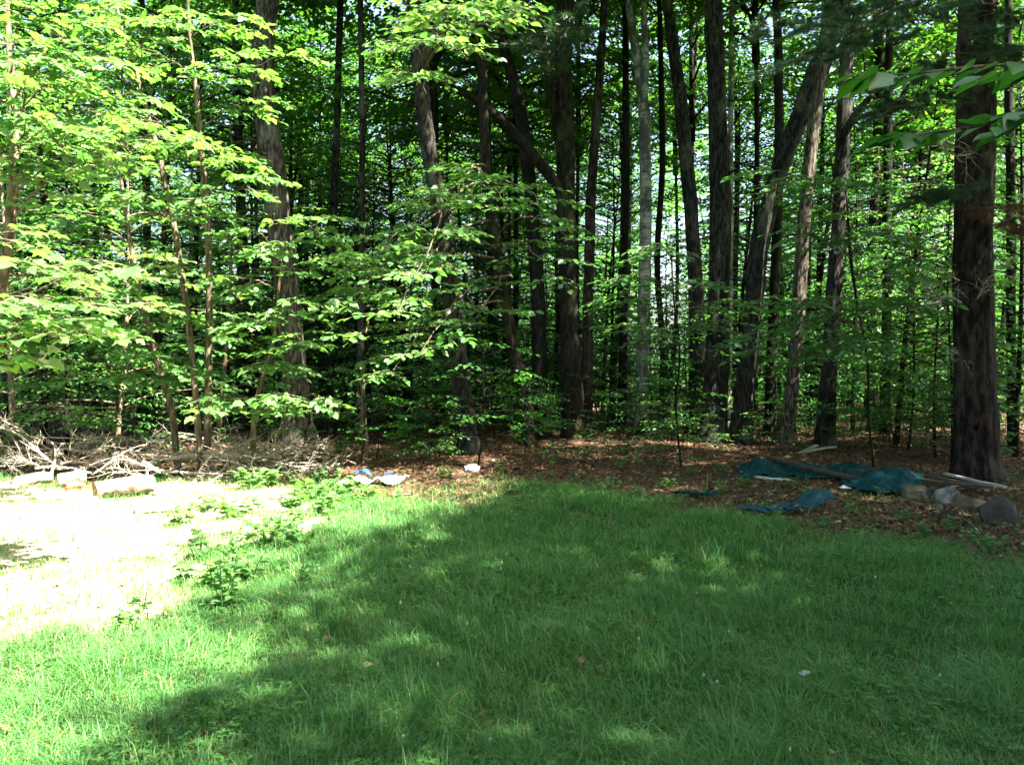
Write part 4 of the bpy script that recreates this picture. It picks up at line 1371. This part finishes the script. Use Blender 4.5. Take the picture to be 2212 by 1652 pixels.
# ------------------------------------------------------------------ weeds on the lawn
def weed(label, px, py, h, nst, leaf, spread, seed, mname='leaf', kind='beech', group=None, pairs=5):
    global rng
    rng = np.random.default_rng(seed)
    p = G(px, py)
    root = thing('weed', label, 'weed', p, group)
    for s in range(nst):
        az = rng.uniform(0, 6.28)
        top = np.array([math.cos(az) * spread * rng.uniform(.3, 1), math.sin(az) * spread * rng.uniform(.3, 1), h * rng.uniform(.7, 1.05)])
        f0 = np.array([math.cos(az), math.sin(az), 0]) * rng.uniform(0, spread * .35)
        sp = spline([f0, f0 * .6 + top * .5 + np.array([0, 0, .08 * h]), top], 12)
        sp[0, 2] = -.02
        mb = MB()
        tube(mb, sp, np.linspace(.004, .0018, 12), 5)
        o = link('stem', mb.mesh('stem', True), M['clover'], root)
        P, D, N, S_ = [], [], [], []
        for k in range(pairs):
            i = int(2 + 9 * (k + .6) / pairs)
            a = rng.uniform(0, 6.28)
            for sg in (0, math.pi):
                P.append(sp[min(11, i)]); D.append((math.cos(a + sg), math.sin(a + sg), rng.normal(.05, .25)))
                N.append((rng.normal(0, .3), rng.normal(0, .3), 1)); S_.append(leaf * rng.uniform(.7, 1.15) * (1.1 - .4 * k / pairs))
        leaf_objects(o, (0, 0, 0), kind, mname, np.array(P), np.array(D), np.array(N), np.array(S_))


weed('tall leafy weed clump at the shadow line on the lawn', 492, 1340, .44, 6, .08, .15, 401, 'leaf_maple', pairs=6)
weed('leafy weed behind the tall weed clump', 500, 1225, .32, 5, .085, .18, 402, 'leaf_maple')
weed('broad low bramble patch on the grass below the brush pile', 600, 1145, .22, 12, .085, .45, 403, 'leaf', pairs=4)
weed('bramble patch with pale leaves left of the blue plastic', 680, 1075, .24, 9, .12, .36, 404, 'leaf_maple', 'maple', pairs=3)
weed('ash-like seedling with paired leaflets in the shaded grass', 885, 1212, .30, 3, .075, .16, 405, 'leaf', pairs=5)
weed('leafy bramble at the lower end of the brush pile', 560, 1058, .28, 10, .13, .4, 406, 'leaf_maple', 'maple', pairs=3)
weed('small big-leaved weed poking through the brush pile', 340, 1030, .30, 3, .13, .12, 407, 'leaf_maple', 'maple', pairs=3)
weed('slender seedling with a tuft of leaves standing alone at the lawn edge', 1195, 1062, .78, 1, .09, .05, 408, 'leaf', pairs=4)
weed('bright-leaved weed in the sun fleck before the heaped tarp', 1905, 1090, .18, 3, .10, .08, 409, 'leaf_maple', pairs=2)
weed('small sunlit weed between the blue strip and the flat tarp', 1750, 1078, .16, 4, .075, .14, 410, 'leaf_maple', pairs=3)
weed('dim leafy weed in the grass beside the tall clump', 640, 1260, .24, 4, .07, .2, 411, 'leaf', pairs=4)
weed('weed with toothed leaves at the pale sun patch edge', 300, 1345, .20, 3, .07, .1, 412, 'leaf_maple', pairs=4)
weed('weed sprouting beside the pale jug', 960, 1040, .18, 4, .09, .18, 413, 'leaf', pairs=3)
weed('yellowish weed on the litter right of the lone seedling', 1330, 1056, .2, 3, .08, .14, 414, 'leaf_maple', pairs=3)
for k, (px, py) in enumerate(((400, 1120), (450, 1095), (510, 1110), (560, 1100), (630, 1100), (690, 1110), (740, 1060), (560, 1170), (640, 1180), (430, 1200), (470, 1260), (540, 1240), (720, 1090), (800, 1070), (700, 1040), (640, 1045))):
    weed('leafy bramble sprouting between the pale sun patch and the blue plastic', px, py, .22, 6, .105, .26, 470 + k, 'leaf_maple', 'beech' if k % 2 else 'maple', 'brambles beside the sandy patch', pairs=3)
for k, (px, py) in enumerate(((430, 1160), (540, 1180), (720, 1130), (400, 1260), (250, 1400), (860, 1070), (770, 1085), (1080, 1020), (1240, 1030), (1440, 1050), (1560, 1070), (1500, 1030), (930, 1000), (1340, 1010),
                              (1840, 1110), (2010, 1150), (2100, 1160), (1700, 1060), (1290, 1070), (660, 1180), (1160, 1045), (720, 1015), (740, 985), (880, 990), (1640, 1100), (1560, 1020), (1420, 1000), (1610, 1060), (1680, 1130), (1780, 1140), (1860, 1160), (1940, 1120), (1960, 1180), (2150, 1190), (1390, 1080), (1100, 1075), (2060, 1140))):
    weed('low leafy weed scattered along the ragged lawn edge', px, py, .16, 3, .075, .14, 430 + k, 'leaf' if k % 2 else 'leaf_maple', 'beech' if k % 3 else 'maple', 'low weeds along the lawn edge', pairs=3)


# ------------------------------------------------------------------ grass, clover, leaf litter
def grass():
    global rng
    rng = np.random.default_rng(501)
    n = 640000
    u = rng.random(n)
    d = 2.9 * (12.2 / 2.9) ** (u ** .9)
    x = (rng.random(n) * 2 - 1) * (.60 * d + 1.0)
    cl = np.sin(3.1 * x + 1.7 * d) * np.sin(2.7 * d - 1.3 * x) + .6 * np.sin(7.3 * x - 5.1 * d) + .4 * np.sin(13 * x + 11 * d)
    lm, sm = lawn_mask(x, d), sand_sun_mask(x, d)
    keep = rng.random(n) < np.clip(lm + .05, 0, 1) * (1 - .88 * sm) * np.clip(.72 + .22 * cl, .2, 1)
    for _ in range(26):                                  # thin, trodden spots in the turf
        bd = rng.uniform(3.4, 9.5); bx = rng.uniform(-.5, .6) * bd; br = rng.uniform(.12, .32)
        keep &= ~(((x - bx) ** 2 + ((d - bd) * 1.4) ** 2 < (br * rng.uniform(.6, 1.3, n)) ** 2) & (rng.random(n) < .7))
    x, d, cl, sm = x[keep], d[keep], cl[keep], sm[keep]
    n = len(x)
    h = (.030 + .060 * rng.random(n) ** 1.6) * (1 + .25 * cl) + .018
    tall = rng.random(n) < np.where(cl > 1.0, .10, .012)
    h = np.where(tall, h * 2.0, h)
    az = rng.normal(0, 1.0, n) + 1.2 * np.sin(1.1 * x + .8 * d) + rng.choice([0, math.pi], n)
    lean = h * rng.uniform(.4, 1.6, n)
    w = rng.uniform(.0009, .0020, n) * (1 + .10 * d)
    B = np.stack([x, d, ground_z(x, d) - .004], 1)
    dr = np.stack([np.cos(az), np.sin(az), np.zeros(n)], 1)
    sd = np.stack([-np.sin(az), np.cos(az), np.zeros(n)], 1)
    up = np.array([0, 0, 1.0])
    M1 = B + dr * (lean * .3)[:, None] + up * (h * .62)[:, None]
    T = B + dr * lean[:, None] + up * (h * rng.uniform(.7, 1.0, n))[:, None]
    V = np.stack([B - sd * w[:, None], B + sd * w[:, None], M1 - sd * (w * .8)[:, None], M1 + sd * (w * .8)[:, None], T], 1).reshape(-1, 3)
    k = np.arange(n)[:, None] * 5
    F = np.concatenate([k + np.array([[0, 1, 3]]), k + np.array([[0, 3, 2]]), k + np.array([[2, 3, 4]])], 0)
    r = np.clip(rng.beta(2, 2.6, n) + .12 * cl, 0, .98)
    dry = rng.random(n) < .05
    r = np.where(dry, rng.uniform(.93, .999, n), np.minimum(r, .9))
    me = build_mesh('grass', V, [F], np.repeat(r, 5), True)
    o = link('grass', me, M['grass'])
    o['kind'] = 'stuff'
    tag(o, 'fine green lawn grass', 'grass')


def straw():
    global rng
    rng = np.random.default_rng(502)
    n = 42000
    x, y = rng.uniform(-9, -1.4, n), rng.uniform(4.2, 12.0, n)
    keep = rng.random(n) < sand_sun_mask(x, y)  # pale straw fills the painted sun patch as well
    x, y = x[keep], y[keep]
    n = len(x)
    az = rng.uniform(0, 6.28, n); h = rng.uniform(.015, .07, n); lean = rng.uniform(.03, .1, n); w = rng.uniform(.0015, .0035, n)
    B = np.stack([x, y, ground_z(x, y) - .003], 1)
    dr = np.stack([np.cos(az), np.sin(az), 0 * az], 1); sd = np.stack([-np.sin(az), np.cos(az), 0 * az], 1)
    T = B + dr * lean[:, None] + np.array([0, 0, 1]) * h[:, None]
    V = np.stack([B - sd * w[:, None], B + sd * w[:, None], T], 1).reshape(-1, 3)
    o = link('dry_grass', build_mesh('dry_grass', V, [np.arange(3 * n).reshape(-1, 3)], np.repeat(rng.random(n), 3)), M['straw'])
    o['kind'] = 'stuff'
    tag(o, 'sparse dry straw on sandy ground painted sun-bright', 'grass')


def litter():
    global rng
    rng = np.random.default_rng(503)
    n = 130000
    d = 3.2 * (26 / 3.2) ** rng.random(n) ** .75
    x = (rng.random(n) * 2 - 1) * (.62 * d + 1)
    lm = lawn_mask(x, d)
    keep = rng.random(n) < np.clip(1.0 - lm, .03, 1) * np.where(x < -2.5, .6, 1)
    x, d = x[keep], d[keep]
    n = len(x)
    P = np.stack([x, d, ground_z(x, d) + rng.uniform(.002, .03, n)], 1)
    P = np.concatenate([P, np.array(ON_TARP)])
    n = len(P)
    az = rng.uniform(0, 6.28, n)
    D = np.stack([np.cos(az), np.sin(az), rng.normal(0, .25, n)], 1)
    N = np.stack([rng.normal(0, .5, n), rng.normal(0, .5, n), np.ones(n)], 1)
    mb = MB()
    add_leaves(mb, LEAF5, P, D, N, rng.uniform(.028, .075, n), rng.beta(1.3, 2.6, n))
    o = link('leaf_litter', mb.mesh('leaf_litter'), M['litter'])
    o['kind'] = 'stuff'
    tag(o, 'brown fallen leaves covering the wood floor', 'leaf litter')


def clover():
    global rng
    rng = np.random.default_rng(504)
    n = 14000
    d = 3.0 * (11.5 / 3.0) ** rng.random(n)
    x = (rng.random(n) * 2 - 1) * (.6 * d + .8)
    cl = np.sin(1.9 * x + 2.3 * d + 1) + .7 * np.sin(4.1 * x - 3.3 * d)
    keep = (rng.random(n) < lawn_mask(x, d) * (1 - .8 * sand_sun_mask(x, d)) * np.clip(.3 + .5 * cl, .04, 1))
    x, d = x[keep], d[keep]
    n = len(x)
    mb = MB()
    az0 = rng.uniform(0, 6.28, n)
    h = rng.uniform(.03, .085, n)
    for k in range(3):
        az = az0 + k * 2.094
        P = np.stack([x, d, ground_z(x, d) + h], 1)
        D = np.stack([np.cos(az), np.sin(az), np.full(n, .05)], 1)
        N = np.stack([rng.normal(0, .2, n), rng.normal(0, .2, n), np.ones(n)], 1)
        add_leaves(mb, LEAF4, P, D, N, rng.uniform(.016, .032, n))
    o = link('clover', mb.mesh('clover'), M['clover'])
    o['kind'] = 'stuff'
    tag(o, 'clover leaves mixed through the lawn', 'clover')
    m = 22
    mb = MB()
    dd = rng.uniform(3.4, 7.5, m); xx = rng.uniform(-.2, .56, m) * dd
    for a, b in zip(xx, dd):
        z = float(ground_z(a, b)) + .06
        tube(mb, [(a, b, z - .012), (a, b, z - .002), (a, b, z + .006), (a, b, z + .012)], [.003, .006, .006, .002], 6)
    o = link('clover_bloom', mb.mesh('clover_bloom', True), M['petal'])
    o['kind'] = 'stuff'
    tag(o, 'tiny white clover blooms dotted in the lawn', 'flowers')


grass(); straw(); litter(); clover()
print('objects', len(bpy.data.objects), 'tris', sum(sum(p.loop_total - 2 for p in []) for _ in [0]), sum(len(m.polygons) for m in bpy.data.meshes))
